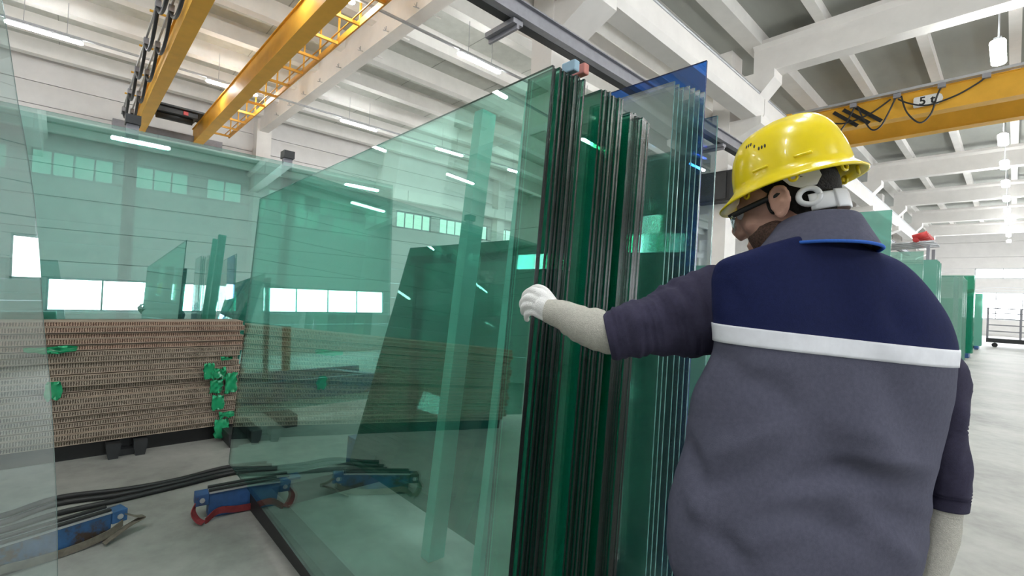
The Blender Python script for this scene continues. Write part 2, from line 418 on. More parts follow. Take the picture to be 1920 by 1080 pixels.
# long wall of the crane bay: high windows between columns
holes = []
for yy in COLY[:-1]:
    holes += [(yy - .1, yy + 2.2, 4.95, 5.9), (yy + 2.8, yy + 4.6, 4.95, 5.9), (yy + 5.2, yy + 6.6, 4.95, 5.9)]
panel_wall('wall_left', XL - .25, XL, YN, YF, 'y', -1, holes, RB + .5, .8)
for h in holes: window(*h, 'y', XL - .1, .6, M['winhigh'])
hr = [(yy + .5, yy + BAY - .5, 1.95, 3.2) for yy in COLY[2:-1]]
panel_wall('wall_right', XR, XR + .25, YN, YF, 'y', 1, hr, H2 + .3, 1.2)
for h in hr: window(*h, 'y', XR + .1, 1.55, M['winlight'])
hf = [(-21, -8, 1.4, 3.6), (-2.4, 10.5, 1.3, 3.4), (-2.2, 10.5, 4.5, 5.3)]
panel_wall('wall_far', XL, XR, YF, YF + .25, 'x', 1, hf, RB + .5, 1.2)
for h in hf: window(*h, 'x', YF + .1, 1.5, M['winlight'])
hn = [(-21, -17.5, 4.9, 5.9), (-13, -9.5, 4.9, 5.9)]
panel_wall('wall_near', XL, XR, YN - .25, YN, 'x', -1, hn, RB + .5, 1.2)
for h in hn: window(*h, 'x', YN - .1, 1.5, M['winlight'])
# closing fascia between the two roof heights
struct('trim_1', MB().box((XC - .04, YN, H2 + .26), (XC + .02, YF, RB + .6)), M['white_paint'])
#@@OBJECTS
# ================================================================== LAMPS
def lamp(name_label, x, y, z, hang, group, long=1.5, rot=False, w=.15, glow='tube'):
    t = thing('tube_lamp', name_label, 'lamp', (x, y, z), group)
    P = V3((x, y, z))
    def sec(k, dz): return [P + V3((k * w / 2 * math.cos(a), 0, dz + k * .045 * math.sin(a))) for a in [math.pi * 2 * i / 12 for i in range(12)]]
    L = long / 2
    MB().loft([[p + V3((0, s, 0)) for p in sec(k, 0)] for s, k in ((-L, .5), (-L + .03, .92), (-L + .08, 1), (L - .08, 1), (L - .03, .92), (L, .5))]).build('diffuser', M[glow], t)
    MB().box(P + V3((-.06, -L * .98, .03)), P + V3((.06, L * .98, .075))).build('housing', M['steel_light'], t)
    for s in (-1, 1): MB().tube([P + V3((0, s * L * .55, .07)), P + V3((0, s * L * .55, hang))], .007, 6).build('hanging_rod', M['steel_light'], t)
    return t
for r, x in enumerate((-10.3, -17.8)):
    rowname = 'nearer row' if r == 0 else 'row along the long wall'
    tr = MB().box((x - .03, -9, CAMH + 6.5), (x + .03, 30, CAMH + 6.55)).build('lamp_trunking', M['steel_light'])
    tag(tr, 'thin grey trunking the lamps of the %s hang from' % rowname, 'trunking')
    for i, y in enumerate((-9.4, -5.1, -.75, 3.65, 8.05, 12.4, 16.8, 21.2)):
        lamp('%s white tube lamp of the %s over the crane bay' % (ORD[i], rowname), x, y, CAMH + 6.4, 1.0 + RB - RB, 'tube lamps of the crane bay')
ys = [-7.5, -4.1, -.6, 2.9, 6.4, 9.9, 13.9, 20.9, 24.4, 27.9, 31.4, 34.9, 38.4, 41.9, 45.4, 48.9]
for i, y in enumerate(ys):
    lamp('%s bright lamp along the line over the open aisle' % ORD[i], -.33, y, CAMH + 5.52, H2 + .28 - CAMH - 5.52, 'lamps over the aisle', 1.3, w=.24, glow='tube_aisle')
for i, y in enumerate((-6, 1.5, 9, 16, 24, 32)):
    lamp('%s bright lamp of the line beside the window wall' % ORD[i], 8.2, y, CAMH + 5.7, H2 + .28 - CAMH - 5.7, 'lamps beside the window wall', 1.5, w=.2)
# ================================================================== DOUBLE GIRDER CRANE over the left bay
def girder(mbx, x0, x1, y0, y1, z0, z1):
    f = .045                                      # box girder: webs set in from flanges
    mbx.box((x0, y0, z0), (x1, y1, z0 + .022)).box((x0, y0, z1 - .022), (x1, y1, z1))
    mbx.box((x0, y0 + f, z0 + .022), (x1, y1 - f, z1 - .022))
    return mbx
H = CAMH
cr = thing('overhead_crane', 'yellow double girder overhead crane with walkway and black festoon cables', 'crane', (-14.5, 2.6, H + 5.5))
girder(MB(), -23, -6.1, 1.52, 1.84, H + 5.5, H + 6.12).build('girder', M['crane'], cr)
girder(MB(), -23, -6.1, 3.36, 3.70, H + 5.5, H + 6.14).build('girder', M['crane'], cr)
x = -22.4
while x < -6.4:
    MB().box((x - .03, 3.70, H + 6.0), (x + .03, 4.62, H + 6.07)).build('walkway_bracket', M['crane2'], cr)
    MB().box((x - .02, 4.58, H + 6.0), (x + .02, 4.62, H + 7.05)).build('railing_post', M['crane2'], cr)
    x += 1.2
MB().box((-22.6, 4.58, H + 6.0), (-6.3, 4.62, H + 6.16)).build('toe_board', M['crane2'], cr)
for z in (7.02,): MB().box((-22.6, 4.585, H + z), (-6.3, 4.615, H + z + .035)).build('handrail', M['crane2'], cr)
for yy in (3.80, 4.40): MB().box((-22.6, yy, H + 6.07), (-6.3, yy + .03, H + 6.085)).build('grating_bar', M['crane2'], cr)
MB().box((-23.2, .9, H + 5.45), (-22.7, 4.4, H + 5.8)).build('end_carriage', M['steel'], cr)
MB().box((-6.35, .9, H + 5.45), (-5.95, 4.4, H + 5.95)).build('end_carriage', M['crane'], cr)
tr = MB().box((-21.9, 1.6, H + 6.14), (-20.6, 3.6, H + 6.2)).box((-21.6, 2.0, H + 5.98), (-20.8, 3.2, H + 6.16)).build('trolley', M['dark'], cr)
MB().tube([(-21.2, 2.0, H + 5.95), (-21.2, 3.1, H + 5.95)], .16, 14).build('hoist_drum', M['dark'], tr)
MB().box((-20.8, 2.75, H + 5.99), (-20.74, 2.9, H + 6.12)).build('lamp_lens', M['red'], tr)
for yy in (1.13, 1.36):
    fr = MB().box((-22.4, yy - .02, H + 5.93), (-6.5, yy + .02, H + 5.98)).build('festoon_rail', M['steel_light'], cr)
    x = -21.5
    while x < -7:
        MB().box((x - .09, yy - .05, H + 5.8), (x + .09, yy + .05, H + 5.95)).build('cable_carrier', M['steel'], fr)
        if x + 2.2 < -6.5:
            pts = [(x + 2.2 * q, yy, H + 5.8 - 1.75 * q * (1 - q)) for q in [i / 10 for i in range(11)]]
            MB().tube(pts, .038, 8).build('cable_loop', M['cable'], fr)
        x += 2.2
x = -20
while x < -6.5:
    MB().box((x - .02, 1.05, H + 5.99), (x + .02, 1.54, H + 6.03)).build('rail_bracket', M['crane'], cr); x += 2.2
# second crane over the aisle
c2 = thing('overhead_crane', 'orange yellow overhead crane marked 5 t spanning the aisle', 'crane', (4, 17.4, H + 5.4))
girder(MB(), -4.95, 13.0, 16.5, 16.85, H + 5.4, H + 6.05).build('girder', M['crane'], c2)
girder(MB(), -4.95, 13.0, 18.3, 18.65, H + 5.4, H + 6.05).build('girder', M['crane'], c2)
MB().box((-4.95, 16.28, H + 6.03), (13, 16.36, H + 6.1)).box((-4.95, 16.36, H + 6.06), (13, 16.5, H + 6.08)).build('festoon_rail', M['steel_light'], c2)
MB().box((-5.1, 15.6, H + 5.54), (-4.7, 19.5, H + 5.85)).build('end_carriage', M['crane'], c2)
MB().box((12.8, 15.6, H + 5.54), (13.2, 19.5, H + 5.85)).build('end_carriage', M['crane'], c2)
def on_face(px, py, Y=16.49): return WY(px, py, Y)
for a, bq in (((1563, 211), (1608, 236)), ((1581, 206), (1630, 231)), ((1604, 201), (1653, 227))):
    A, B = on_face(*a), on_face(*bq); d = (B - A).normalized(); nrm = V3((0, 1, 0)); s = d.cross(nrm).normalized() * .05
    MB().obox((A + B) / 2 - nrm * .0, (B - A) / 2, s, nrm * .006).build('warning_stripe', M['ink'], c2)
pc = on_face(1740, 188, 16.48)
hw, hh = .30, .145
pl = MB().prism([pc + V3((hw * a, 0, hh * bq)) for a, bq in ((-1, -.8), (-.93, -1), (.7, -1), (.92, -.6), (1, 0), (.92, .6), (.7, 1), (-.93, 1), (-1, .8))], (0, .012, 0)).build('load_plate', M['sign'], c2)
def text(s, pos, size, parent, material, name, rot=(math.pi / 2, 0, 0), ext=.003):
    cu = bpy.data.curves.new(name, 'FONT'); cu.body = s; cu.size = size; cu.extrude = ext; cu.align_x = 'CENTER'; cu.align_y = 'CENTER'; cu.offset = .006
    cu.materials.append(material)
    tmp = bpy.data.objects.new(name, cu); COL.objects.link(tmp)
    dg = bpy.context.evaluated_depsgraph_get(); me = bpy.data.meshes.new_from_object(tmp.evaluated_get(dg))
    bpy.data.objects.remove(tmp); o = bpy.data.objects.new(name, me); COL.objects.link(o)
    o.rotation_euler = rot; o.parent = parent; o.location = Vector(pos) - abspos(parent); return o
text('5 t', pc + V3((-.02, -.006, 0)), .30, pl, M['ink'], 'lettering')
def wire(pts, r=.022):
    P = [on_face(px, py, 16.32) for px, py in pts]
    Q = []
    for i in range(len(P) - 1):
        p0, p1, p2, p3 = P[max(i - 1, 0)], P[i], P[i + 1], P[min(i + 2, len(P) - 1)]
        for k in range(6):
            q = k / 6
            Q.append(.5 * ((2 * p1) + (p2 - p0) * q + (2 * p0 - 5 * p1 + 4 * p2 - p3) * q * q + (3 * p1 - p0 - 3 * p2 + p3) * q ** 3))
    Q.append(P[-1]); MB().tube(Q, r, 6).build('festoon_cable', M['cable'], c2)
wire([(1526, 222), (1550, 229), (1585, 231), (1630, 214), (1670, 186)])
wire([(1603, 199), (1590, 225), (1575, 246), (1560, 262)])
wire([(1608, 199), (1618, 222), (1634, 243), (1650, 238), (1664, 215), (1680, 182)])
wire([(1690, 180), (1700, 210), (1724, 230), (1745, 214), (1757, 180), (1766, 161)])
wire([(1684, 186), (1705, 194), (1740, 197), (1790, 180), (1830, 158), (1852, 142)])
wire([(1490, 226), (1500, 219), (1526, 217)], .05)
for px, py in ((1600, 198), (1682, 180), (1766, 160), (1850, 142)):
    p = on_face(px, py, 16.32); MB().box(p + V3((-.08, -.05, -.06)), p + V3((.08, .05, .06))).build('cable_carrier', M['steel'], c2)
# pipes on the runway and a perforated rail before the columns
for i, (x, z, r) in enumerate(((-4.72, 5.62, .05), (-4.86, 5.66, .04))):
    o = MB().tube([(x, -5, H + z), (x, 50, H + z)], r, 8).build('conduit', M['steel_light'])
    tag(o, ('thicker' if i == 0 else 'thinner') + ' grey conduit lying along the top of the white runway beam', 'conduit', 'conduits on the runway')
sr = thing('busbar_rail', 'dark grey steel busbar rail passing before the white column', 'rail', (-4.7, 10, H + 3.7))
MB().box((-4.76, 1, H + 3.77), (-4.64, 40, H + 3.79)).box((-4.71, 1, H + 3.79), (-4.69, 40, H + 3.99)).box((-4.76, 1, H + 3.99), (-4.64, 40, H + 4.01)).build('rail', M['steel'], sr)
per = MB().box((-4.9, 1, H + 3.765), (-4.76, 40, H + 3.775))
per.build('perforated_strip', M['dark'], sr)
for y in (4.3, 11.0, 17.5, 24.5): MB().box((-5.3, y - .09, H + 3.69), (-4.7, y + .09, H + 3.76)).box((-5.3, y - .02, H + 3.63), (-4.7, y + .02, H + 3.69)).build('support_arm', M['steel'], sr)

# ================================================================== GLASS
def sheet(label, x0, x1, y, h0, Hh, lean, th, face, edge, group=None, name='glass_sheet', cat='glass', jit=0):
    """upright sheet along X, its foot's front edge at y, leaning towards +Y by lean (m per m)"""
    s = math.sqrt(1 + lean * lean)
    mb = MB().obox(((x0 - x1) / 2, th / 2, Hh / 2), ((x1 - x0) / 2, 0, 0), (0, th / 2, 0), (0, 0, Hh / 2), (0, 0, 1, 1, 1, 1))
    # faces listed bottom, top, front(-y), back(+y), left, right
    mb.m = [1, 1, 0, 0, 1, 1]
    o = mb.build(name, [face, edge])
    o.location = (x1, y, h0); o.rotation_euler = (-math.atan(lean), 0, YAW if h0 == H0 and lean == LEAN else 0)
    return tag(o, label, cat, group)
XE = -.87; LEAN = .057; YAW = -.025
H0 = .14; HS = 1.93
def foot(px, py, lean=LEAN, h0=H0):
    """foot line and height of a sheet whose top corner at the aisle end is seen at px,py"""
    p = WX(px, py, XE); return p.y - lean * (p.z - h0), p.z - h0
yF, hF = foot(1035, 120)
sheet('large clear green glass sheet in front, edge held by the gloved hand', -3.84, XE, yF, H0, hF, LEAN, .008, M['g_front'], M['e_dark'])
sheet('narrow green glass sheet directly behind the one the glove holds', -.975, XE - .002, yF + .0095, H0, hF - .004, LEAN, .008, M['g_front'], M['e_dark'])
def stack(a, b_, th, x0, word, face, edges, group, n, loose=1.5, fill=.84):
    (y0, h0_), (y1, h1_) = foot(*a), foot(*b_)
    q = [0]
    for i in range(n - 1): q.append(q[-1] + (1.0 if random.random() < .72 else loose))
    for i in range(n):
        f = q[i] / q[-1]
        sheet('%s green glass sheet from the front of the %s' % (ORD[i], word), x0 + random.uniform(-.01, .01), XE + random.uniform(-.006, .004), y0 + (y1 - y0) * f, H0, h0_ + (h1_ - h0_) * f + random.uniform(-.005, .005), LEAN, (y1 - y0) / q[-1] * fill, face, edges[i % len(edges)], group)
stack((1048, 127), (1096, 148), .0066, -.98, 'thick stack nearest the glove', M['g_stack'], [M['e_dark']], 'sheets of the thick stack nearest the glove', 16, 1.7, .86)
stack((1126, 163), (1164, 186), .0072, -1.06, 'middle thick stack', M['g_stack'], [M['e_dark']], 'sheets of the middle thick stack', 14, 1.12, .95)
stack((1182, 205), (1216, 228), .0072, -1.10, 'rearmost thick dark stack', M['g_stack'], [M['e_dark']], 'sheets of the rearmost thick dark stack', 10, 1.2, .93)
for lab, px, py, nm in (('little blue foam pad on top of the stack nearest the glove', 1072, 134, 'blue'), ('little pink foam pad on top of the stack nearest the glove', 1090, 140, 'pad_pink')):
    p = WX(px, py, XE - .02); mb = MB().box(p + V3((-.03, -.012, -.004)), p + V3((.02, .012, .028)))
    tag(mb.build('foam_pad', M['pad_blue'] if nm == 'blue' else M['pad_pink'], None, .004, p), lab, 'pad')
# rack under the front sheets
rk = thing('glass_rack', 'steel rack with pale green posts standing behind the front glass sheets', 'rack', (-2.4, 1.3, 0))
for X in (-3.3, -1.05):
    MB().box((X - .08, .93, .0), (X + .08, 2.2, .139)).build('base_beam', M['dark'], rk)
MB().box((-3.4, .90, .0), (-.90, 1.0, .139)).build('front_shade_bar', M['black'], rk)  # black bar put in for the shade under the front sheet
for X, w_ in ((-2.13, .075), (-1.72, .05)):
    b0 = V3((X, 1.50, .0)); up = V3((0, .09, 1)).normalized(); zt = 2.5 if X > -3 else 2.0
    MB().obox(b0 + up * zt / 2, V3((w_ / 2, 0, 0)), up.cross(V3((1, 0, 0))) * .05, up * zt / 2).build('post', M['mint'], rk)
MB().box((-3.4, 2.03, 1.66), (-1.36, 2.08, 1.72)).build('rear_rail', M['dark'], rk)
for X in (-3.3, -1.78): MB().box((X - .03, 2.03, .0), (X + .03, 2.09, 1.72)).build('rear_post', M['dark'], rk)
sheet('darker green glass offcut leaning steeply behind the rack posts', -3.375, -1.36, 1.585, .14, 1.70, .258, .008, M['g_lean'], M['e_light'])
# second rack beyond: clear and blue glass on a blue beam
r2 = thing('glass_rack', 'blue painted rack base with an orange bar added as a reflection behind the thick stacks', 'rack', (-1.5, 2.6, 0))
for X in (-1.51, -3.51): MB().prism([(X - .09, 1.66, 0), (X + .09, 1.66, 0), (X + .07, 1.66, .27), (X - .07, 1.66, .27)], (0, 2.6, 0)).build('base_beam', M['blue'], r2)
MB().box((-3.5, 3.6, .05), (-1.5, 3.75, .25)).build('cross_beam', M['blue'], r2)
for X in (-1.5,): MB().box((X - .05, 2.85, .27), (X + .05, 2.97, 1.06)).build('post', M['orange'], r2)  # added upright that imitates a red-brown reflection in the clear glass
for lab, grp, n, a, b_, x0 in (('pale trio of clear sheets beside the dark stacks', 'pale trio of clear sheets', 3, (1265, 151), (1279, 163), -1.34),
                               ('thin clear set before the blue glass', 'thin set before the blue glass', 4, (1293, 160), (1318, 172), -1.34)):
    (y0, h0_), (y1, h1_) = foot(*a, .035, .28), foot(*b_, .035, .28)
    for i in range(n): sheet('%s sheet of the %s' % (ORD[i], lab), x0, XE + .002 * i, y0 + (y1 - y0) * i / (n - 1), .28, h0_ + (h1_ - h0_) * i / (n - 1), .035, .006, M['g_clear'], M['e_light'], grp)
y0, h0_ = foot(1325, 112, .035, .28); sheet('tall deep blue glass sheet towering over the clear ones', -1.36, XE, y0, .28, h0_, .035, .010, M['g_blue'], M['e_blue'])
y0, h0_ = foot(1345, 216, .02, .28); sheet('clear sheet with a bright sparkling edge beyond the blue glass', -2.0, XE, y0, .28, h0_, .02, .010, M['g_clear'], M['e_light'])
# coated mirror-like sheets parallel to the hall, behind the cardboard
XM = -5.22
def sheet_y(label, x, y0, y1, h0, Hh, lean, th, face, edge, group=None, yaw=0, name='glass_sheet'):
    mb = MB().obox((-th / 2, (y1 - y0) / 2, Hh / 2), (th / 2, 0, 0), (0, (y1 - y0) / 2, 0), (0, 0, Hh / 2))
    mb.m = [1, 1, 1, 1, 0, 0]
    o = mb.build(name, [face, edge]); o.location = (x, y0, h0); o.rotation_euler = (0, -math.atan(lean), yaw)
    return tag(o, label, 'glass', group)
YM0, YM1 = -3.2, 2.9
for i in range(3):
    sheet_y(['huge mirror-like green coated sheet standing behind the cardboard', 'coated sheet just behind the huge mirror-like one', 'rearmost of the coated sheets behind the cardboard'][i],
            XM - .016 * i, YM0, YM1 - .01 * i, .13, 2.62 - .035 * i, .05, .010, M['g_mirror'], M['e_cyan'])
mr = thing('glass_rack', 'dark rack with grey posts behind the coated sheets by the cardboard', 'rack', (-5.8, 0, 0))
MB().box((-5.16, -2.6, 0), (-5.0, 1.2, .125)).build('bed_shade_beam', M['black'], mr)  # black box standing in for the shadow band below the boards
for y in (.36, 1.70, -2.0):
    MB().obox((-5.47, y, 1.42), (.03, 0, 0), (0, .045, 0), (-.07, 0, 1.42)).build('post', M['steel'], mr)
    MB().box((-5.60, y - .055, 2.83), (-5.47, y + .055, 2.91)).build('post_cap', M['dark'], mr)
    MB().box((-6.3, y - .06, 0), (-4.98, y + .06, .12)).build('foot', M['dark'], mr)
# bowed near sheet at the frame's side, with a dark pack of edges
def bowed(label, pts, Xn, yaw_dir, length, mat_, em, th=.006, name='glass_sheet'):
    rows = []
    for px, py in pts:
        P = WX(px, py, Xn); rows.append(P)
    zs = [p.z for p in rows]
    o_ = []; d = Vector(yaw_dir).normalized(); nrm = d.cross(V3((0, 0, 1))).normalized()
    ring = lambda P: [P, P + d * length * .5, P + d * length, P + d * length + nrm * th, P + d * length * .5 + nrm * th, P + nrm * th]
    mb = MB().loft([ring(P) for P in rows], 0, True, True, True, False, mfun=lambda i, j: 1 if j in (2, 5) else 0)
    return tag(mb.build(name, [mat_, em]), label, 'glass')
near_pts = [(-12, -90), (5, 0), (20, 95), (34, 190), (50, 275), (63, 360), (71, 440), (77, 520), (82, 600), (88, 660), (95, 720), (101, 820), (106, 920), (108, 1000), (109, 1080), (108, 1180), (104, 1300), (98, 1500), (90, 1650), (84, 1790)]
bowed('slightly bowed clear glass sheet standing at the frame edge before the cardboard', near_pts, -1.32, (.25, -1, 0), 1.1, M['g_near'], M['e_light'])
for i in range(5):
    tag(bowed('x', [(-30 + q * 3 - i * 8, y) for q, y in enumerate(range(650, 1800, 50))], -1.28 + .012 * i, (.25, -1, 0), .9, M['g_stack'], M['e_dark'], .008), '%s dark edged sheet of the small pack beside the bowed sheet' % ORD[i], 'glass', 'small dark pack')
bk = MB().box((-1.42, -1.2, 0), (-.9, -.09, .10)); nb = bk.build('support_block', M['dark']); tag(nb, 'dark low bed under the bowed sheet', 'block')

# aisle stacks further along the hall
def far_sheets(label, px, py, xl, n, face, edge, hw_, group=None, wtop=None, pitch=.03, th=.012):
    p = WX(px, py, xl)
    for i in range(n):
        lab = label if n == 1 else '%s sheet of the %s' % (ORD[i], label)
        sheet(lab, xl - hw_ - .01 * i, xl + .004 * (i % 3), p.y + pitch * i, .16, p.z - .16 - .004 * i, .03, th, face, edge, group)
    return p
fb = []
def far_base(y0, y1, x0, x1, label):
    r = thing('glass_rack', label, 'rack', ((x0 + x1) / 2, (y0 + y1) / 2, 0))
    MB().box((x0, y0, 0), (x0 + .12, y1, .16)).build('base_beam', M['blue'], r)
    MB().box((x1 - .25, y0, 0), (x1 - .13, y1, .16)).build('base_beam', M['blue'], r)
    MB().box((x0, y1 - .1, 0), (x1 - .13, y1, .12)).build('cross_beam', M['dark'], r)
    for X in (x0 + .06, x1 - .19): MB().box((X - .04, y1 - .05, .16), (X + .04, y1 + .03, 1.9)).build('post', M['steel'], r)
p = far_sheets('tall opaque teal glass sheet rising behind the worker', 1671, 391, -.95, 1, M['g_teal'], M['e_light'], .95); far_base(p.y - .1, p.y + .9, -2.0, -.9, 'rack carrying the tall teal sheet behind the worker')
sheet('low dark teal sheet seen between blue glass and the face', -3.3, -2.0, 5.2, .16, 1.72, .03, .01, M['g_teal'], M['e_green']); far_base(5.1, 6.0, -3.4, -1.9, 'rack carrying the low dark teal sheet')
p = far_sheets('pale green glass sheet beyond the tall teal one', 1731, 470, -.95, 1, M['g_far'], M['e_light'], 2.2); far_base(p.y - .1, p.y + .9, -3.3, -.9, 'rack carrying the pale green sheet')
p = far_sheets('narrow bundle with dark green edges past the pale sheet', 1757, 486, -.95, 5, M['g_teal'], M['e_green'], 1.3, 'narrow dark edged bundle', pitch=.16); far_base(p.y - .1, p.y + .9, -2.4, -.9, 'rack carrying the narrow dark edged bundle')
p = far_sheets('wide pale bundle along the aisle', 1806, 518, -.95, 6, M['g_far'], M['e_light'], 2.4, 'wide pale bundle along the aisle', pitch=.3); far_base(p.y - .1, p.y + 1.9, -3.4, -.9, 'rack carrying the wide pale bundle')
p = far_sheets('dark green bundle before the far rack', 1827, 516, -.95, 5, M['g_stack'], M['e_green'], 1.4, 'dark green bundle before the far rack', pitch=.14, th=.05); far_base(p.y - .1, p.y + .9, -2.5, -.9, 'rack carrying the dark green bundle')
p = far_sheets('slim green bundle furthest along the aisle', 1842, 550, -.95, 3, M['g_teal'], M['e_green'], 1.4, 'slim green bundle furthest along the aisle', pitch=.3); far_base(p.y - .1, p.y + 1.1, -2.5, -.9, 'rack carrying the slim green bundle')
far_base(-5.6, -3.4, 5.0, 7.6, 'rack by the window wall with three dark green bundles')
for q, word in enumerate(('bundle by the window wall with the lowest sheets', 'bundle by the window wall with medium tall sheets', 'bundle by the window wall with the tallest sheets')):
    for i in range(3):
        sheet('%s dark green sheet of the %s' % (ORD[i], word), 5.1, 7.4, -5.4 + .62 * q + .10 * i, .16, 2.35 + .12 * q - .02 * i, .03, .085, M['g_stack'], M['e_green'], word)
# red and grey suction frame on a gantry behind the pale sheets
lf = thing('glass_lifter', 'red and grey suction lifting frame on a stand above the pale green sheets', 'lifter', (-1.75, 14, 0))
for X in (-2.2, -1.3):
    for Y in (13.6, 14.6): MB().box((X - .03, Y - .03, 0), (X + .03, Y + .03, 2.95)).build('leg', M['steel'], lf)
for i in range(4): MB().tube([(-2.3, 13.6 + i * .33, 2.98), (-1.2, 13.6 + i * .33, 3.03)], .03, 8).build('crossbar', M['steel_light'], lf)
MB().tube([(-1.5, 13.4, 3.06), (-1.5, 14.8, 3.06)], .05, 8).build('beam', M['red'], lf)
for i in range(5): MB().tube([(-1.55, 13.5 + .3 * i, 3.1), (-1.3, 13.5 + .3 * i, 3.18)], .075, 12).build('suction_cup', M['red'], lf)
# empty stacking trolley at the far end
tx0, tx1, ty = -.9, 2.6, 33.0
ft = thing('stacking_trolley', 'long dark steel trolley with wire shelves near the far windows', 'trolley', ((tx0 + tx1) / 2, ty, 0))
MB().box((tx0, ty, .22), (tx1, ty + .9, .42)).build('bed', M['dark'], ft)
for z in (.75, 1.05, 1.35, 1.62, 1.86): MB().box((tx0, ty, z), (tx1, ty + .05, z + .05)).build('rail', M['steel'], ft)
MB().box((tx0, ty + .05, 1.05), (tx1, ty + .9, 1.09)).build('shelf', M['steel_light'], ft)
for X in (tx0 + .04, tx0 + 1.15, tx0 + 2.3, tx1 - .04): MB().box((X - .04, ty - .01, .42), (X + .04, ty + .06, 1.92)).build('upright', M['steel'], ft)
for X in (tx0 + .3, tx0 + 1.6, tx1 - .3): MB().tube([(X, ty + .1, .1), (X, ty + .2, .1)], .11, 12).build('wheel', M['black'], ft)
cab = thing('control_cabinet', 'black control cabinet fixed to a white column beside the hard hat', 'cabinet', (-5.2, 12.75, 4.2))
MB().box((-6.1, 12.5, 4.2), (-4.3, 12.9, 5.0)).build('body', M['black'], cab, .01)
for x in (-6.05, -5.15): MB().box((x, 12.48, 4.25), (x + .8, 12.5, 4.95)).build('door', M['dark'], cab)
# ================================================================== CARDBOARD
nb_ = 21; top = 1.09; bot = .135; hb = (top - bot) / nb_
gc = None
for i in range(nb_):
    k = nb_ - 1 - i                      # i from the top
    z0 = bot + k * hb
    ox = random.uniform(-.022, .012); oy = random.uniform(-.03, .03)
    x1 = -4.90 + ox; x0 = -5.185; y0 = -2.6 + oy; y1 = 1.20 + oy
    t = thing('cardboard_sheet', 'honeycomb cardboard board, %s from the top of its stack' % ORD[i], 'cardboard', ((x0 + x1) / 2, (y0 + y1) / 2, z0), 'honeycomb boards in the stack')
    f = .0045
    gap = .003 if random.random() < .7 else .008
    MB().box((x0, y0 + .004, z0 + f), (x1 - .004, y1 - .004, z0 + hb - f - gap)).build('core', M['card_red'] if i < 5 else M['card'], t)
    MB().box((x0, y0, z0), (x1, y1, z0 + f)).build('liner', M['liner'], t)
    MB().box((x0, y0, z0 + hb - f - gap), (x1, y1, z0 + hb - gap)).build('liner', M['liner'], t)
def flap(label, px, py, wpx, hpx, seed):
    rnd = random.Random(seed)
    c0 = WX(px, py, -4.878); sc_ = (c0 - CAM).length / F * .95
    wv, hv = wpx * sc_ * 1.0, hpx * sc_
    n, mq = 7, 6; rings = []
    for i in range(mq):
        rings.append([c0 + V3((rnd.uniform(-.004, .016) + .02 * math.sin(3 * i + 2 * j + seed), (j / (n - 1) - .5) * wv * (1 - .35 * abs(i / (mq - 1) - .5) + rnd.uniform(-.12, .12)), (.5 - i / (mq - 1)) * hv + rnd.uniform(-.008, .008))) for j in range(n)])
    back = [[q + V3((-.0025, 0, 0)) for q in r] for r in rings]
    mb = MB()
    mb.loft([a + b_[::-1] for a, b_ in zip(rings, back)], 0, True, True, True, True)
    o = mb.build('tape_scrap', M['film'], None, 0, c0); tag(o, label, 'tape', 'green film scraps on the cardboard')
for i, (lab, px, py, w_, h_) in enumerate([
        ('long flat green film strip sticking out of the upper boards behind the bowed sheet', 95, 656, 58, 9),
        ('green film scrap hanging low by the bowed sheet edge', 100, 733, 18, 26),
        ('thin green film strip, topmost on the cardboard near the clear front sheet', 424, 672, 18, 5),
        ('upright crumpled green film scrap, first of the upper row of three', 392, 696, 16, 26),
        ('round shiny green film scrap in the middle of the upper row', 411, 700, 22, 18),
        ('green film scrap hanging below the round shiny one', 405, 724, 20, 22),
        ('big shiny green film scrap closest to the front sheet', 433, 718, 20, 34),
        ('drooping green film scrap with a bright spot below the big shiny one', 408, 755, 20, 24),
        ('flat green film band across the lower boards', 425, 777, 26, 9),
        ('lowest green film scrap hanging past the bottom board', 415, 803, 22, 30)]):
    flap(lab, px, py, w_, h_, i + 3)
# steel skid shoe under the stack
def skid(label, px, py):
    p = WH(px, py, .0)
    t = thing('skid_channel', label, 'skid', (p.x, p.y, 0))
    for s in (-1, 1): MB().prism([p + V3((.08, s * .085 - .03, .0)), p + V3((.08, s * .085 + .03, 0)), p + V3((.08, s * .085 + .045, .075)), p + V3((.08, s * .085 + .045, .12)), p + V3((.08, s * .085 - .045, .12)), p + V3((.08, s * .085 - .045, .075))], (-.55, 0, 0)).build('arm', M['dark'], t)
    MB().box(p + V3((-.5, -.05, .0)), p + V3((.02, .05, .05))).build('web', M['dark'], t)
skid('grey steel skid channel under the middle of the cardboard', 236, 852)
skid('grey steel skid channel under the cardboard end by the front sheet', 455, 832)
# hoses on the floor
def curve(ps, per=8):
    Q = []
    for i in range(len(ps) - 1):
        p0, p1, p2, p3 = ps[max(i - 1, 0)], ps[i], ps[i + 1], ps[min(i + 2, len(ps) - 1)]
        for k in range(per):
            q = k / per; Q.append(.5 * ((2 * p1) + (p2 - p0) * q + (2 * p0 - 5 * p1 + 4 * p2 - p3) * q * q + (3 * p1 - p0 - 3 * p2 + p3) * q ** 3))
    return Q + [ps[-1]]
for lab, pts in (('black hose on the floor, the one nearest the cardboard', [(-60, 985), (20, 962), (110, 933), (230, 918), (330, 900), (425, 876), (500, 868)]),
                 ('black hose on the floor, middle of the three', [(-60, 1000), (20, 975), (110, 944), (220, 928), (330, 905), (430, 882), (510, 872)]),
                 ('black hose on the floor, the one nearest the blue blocks', [(-60, 1010), (20, 990), (110, 962), (220, 938), (330, 912), (440, 886), (520, 878)])):
    P = curve([WH(px, py, .017) for px, py in pts])
    tag(MB().tube(P, .016, 10).build('hose', M['cable'], None, 0, P[0]), lab, 'hose', 'black hoses on the floor')
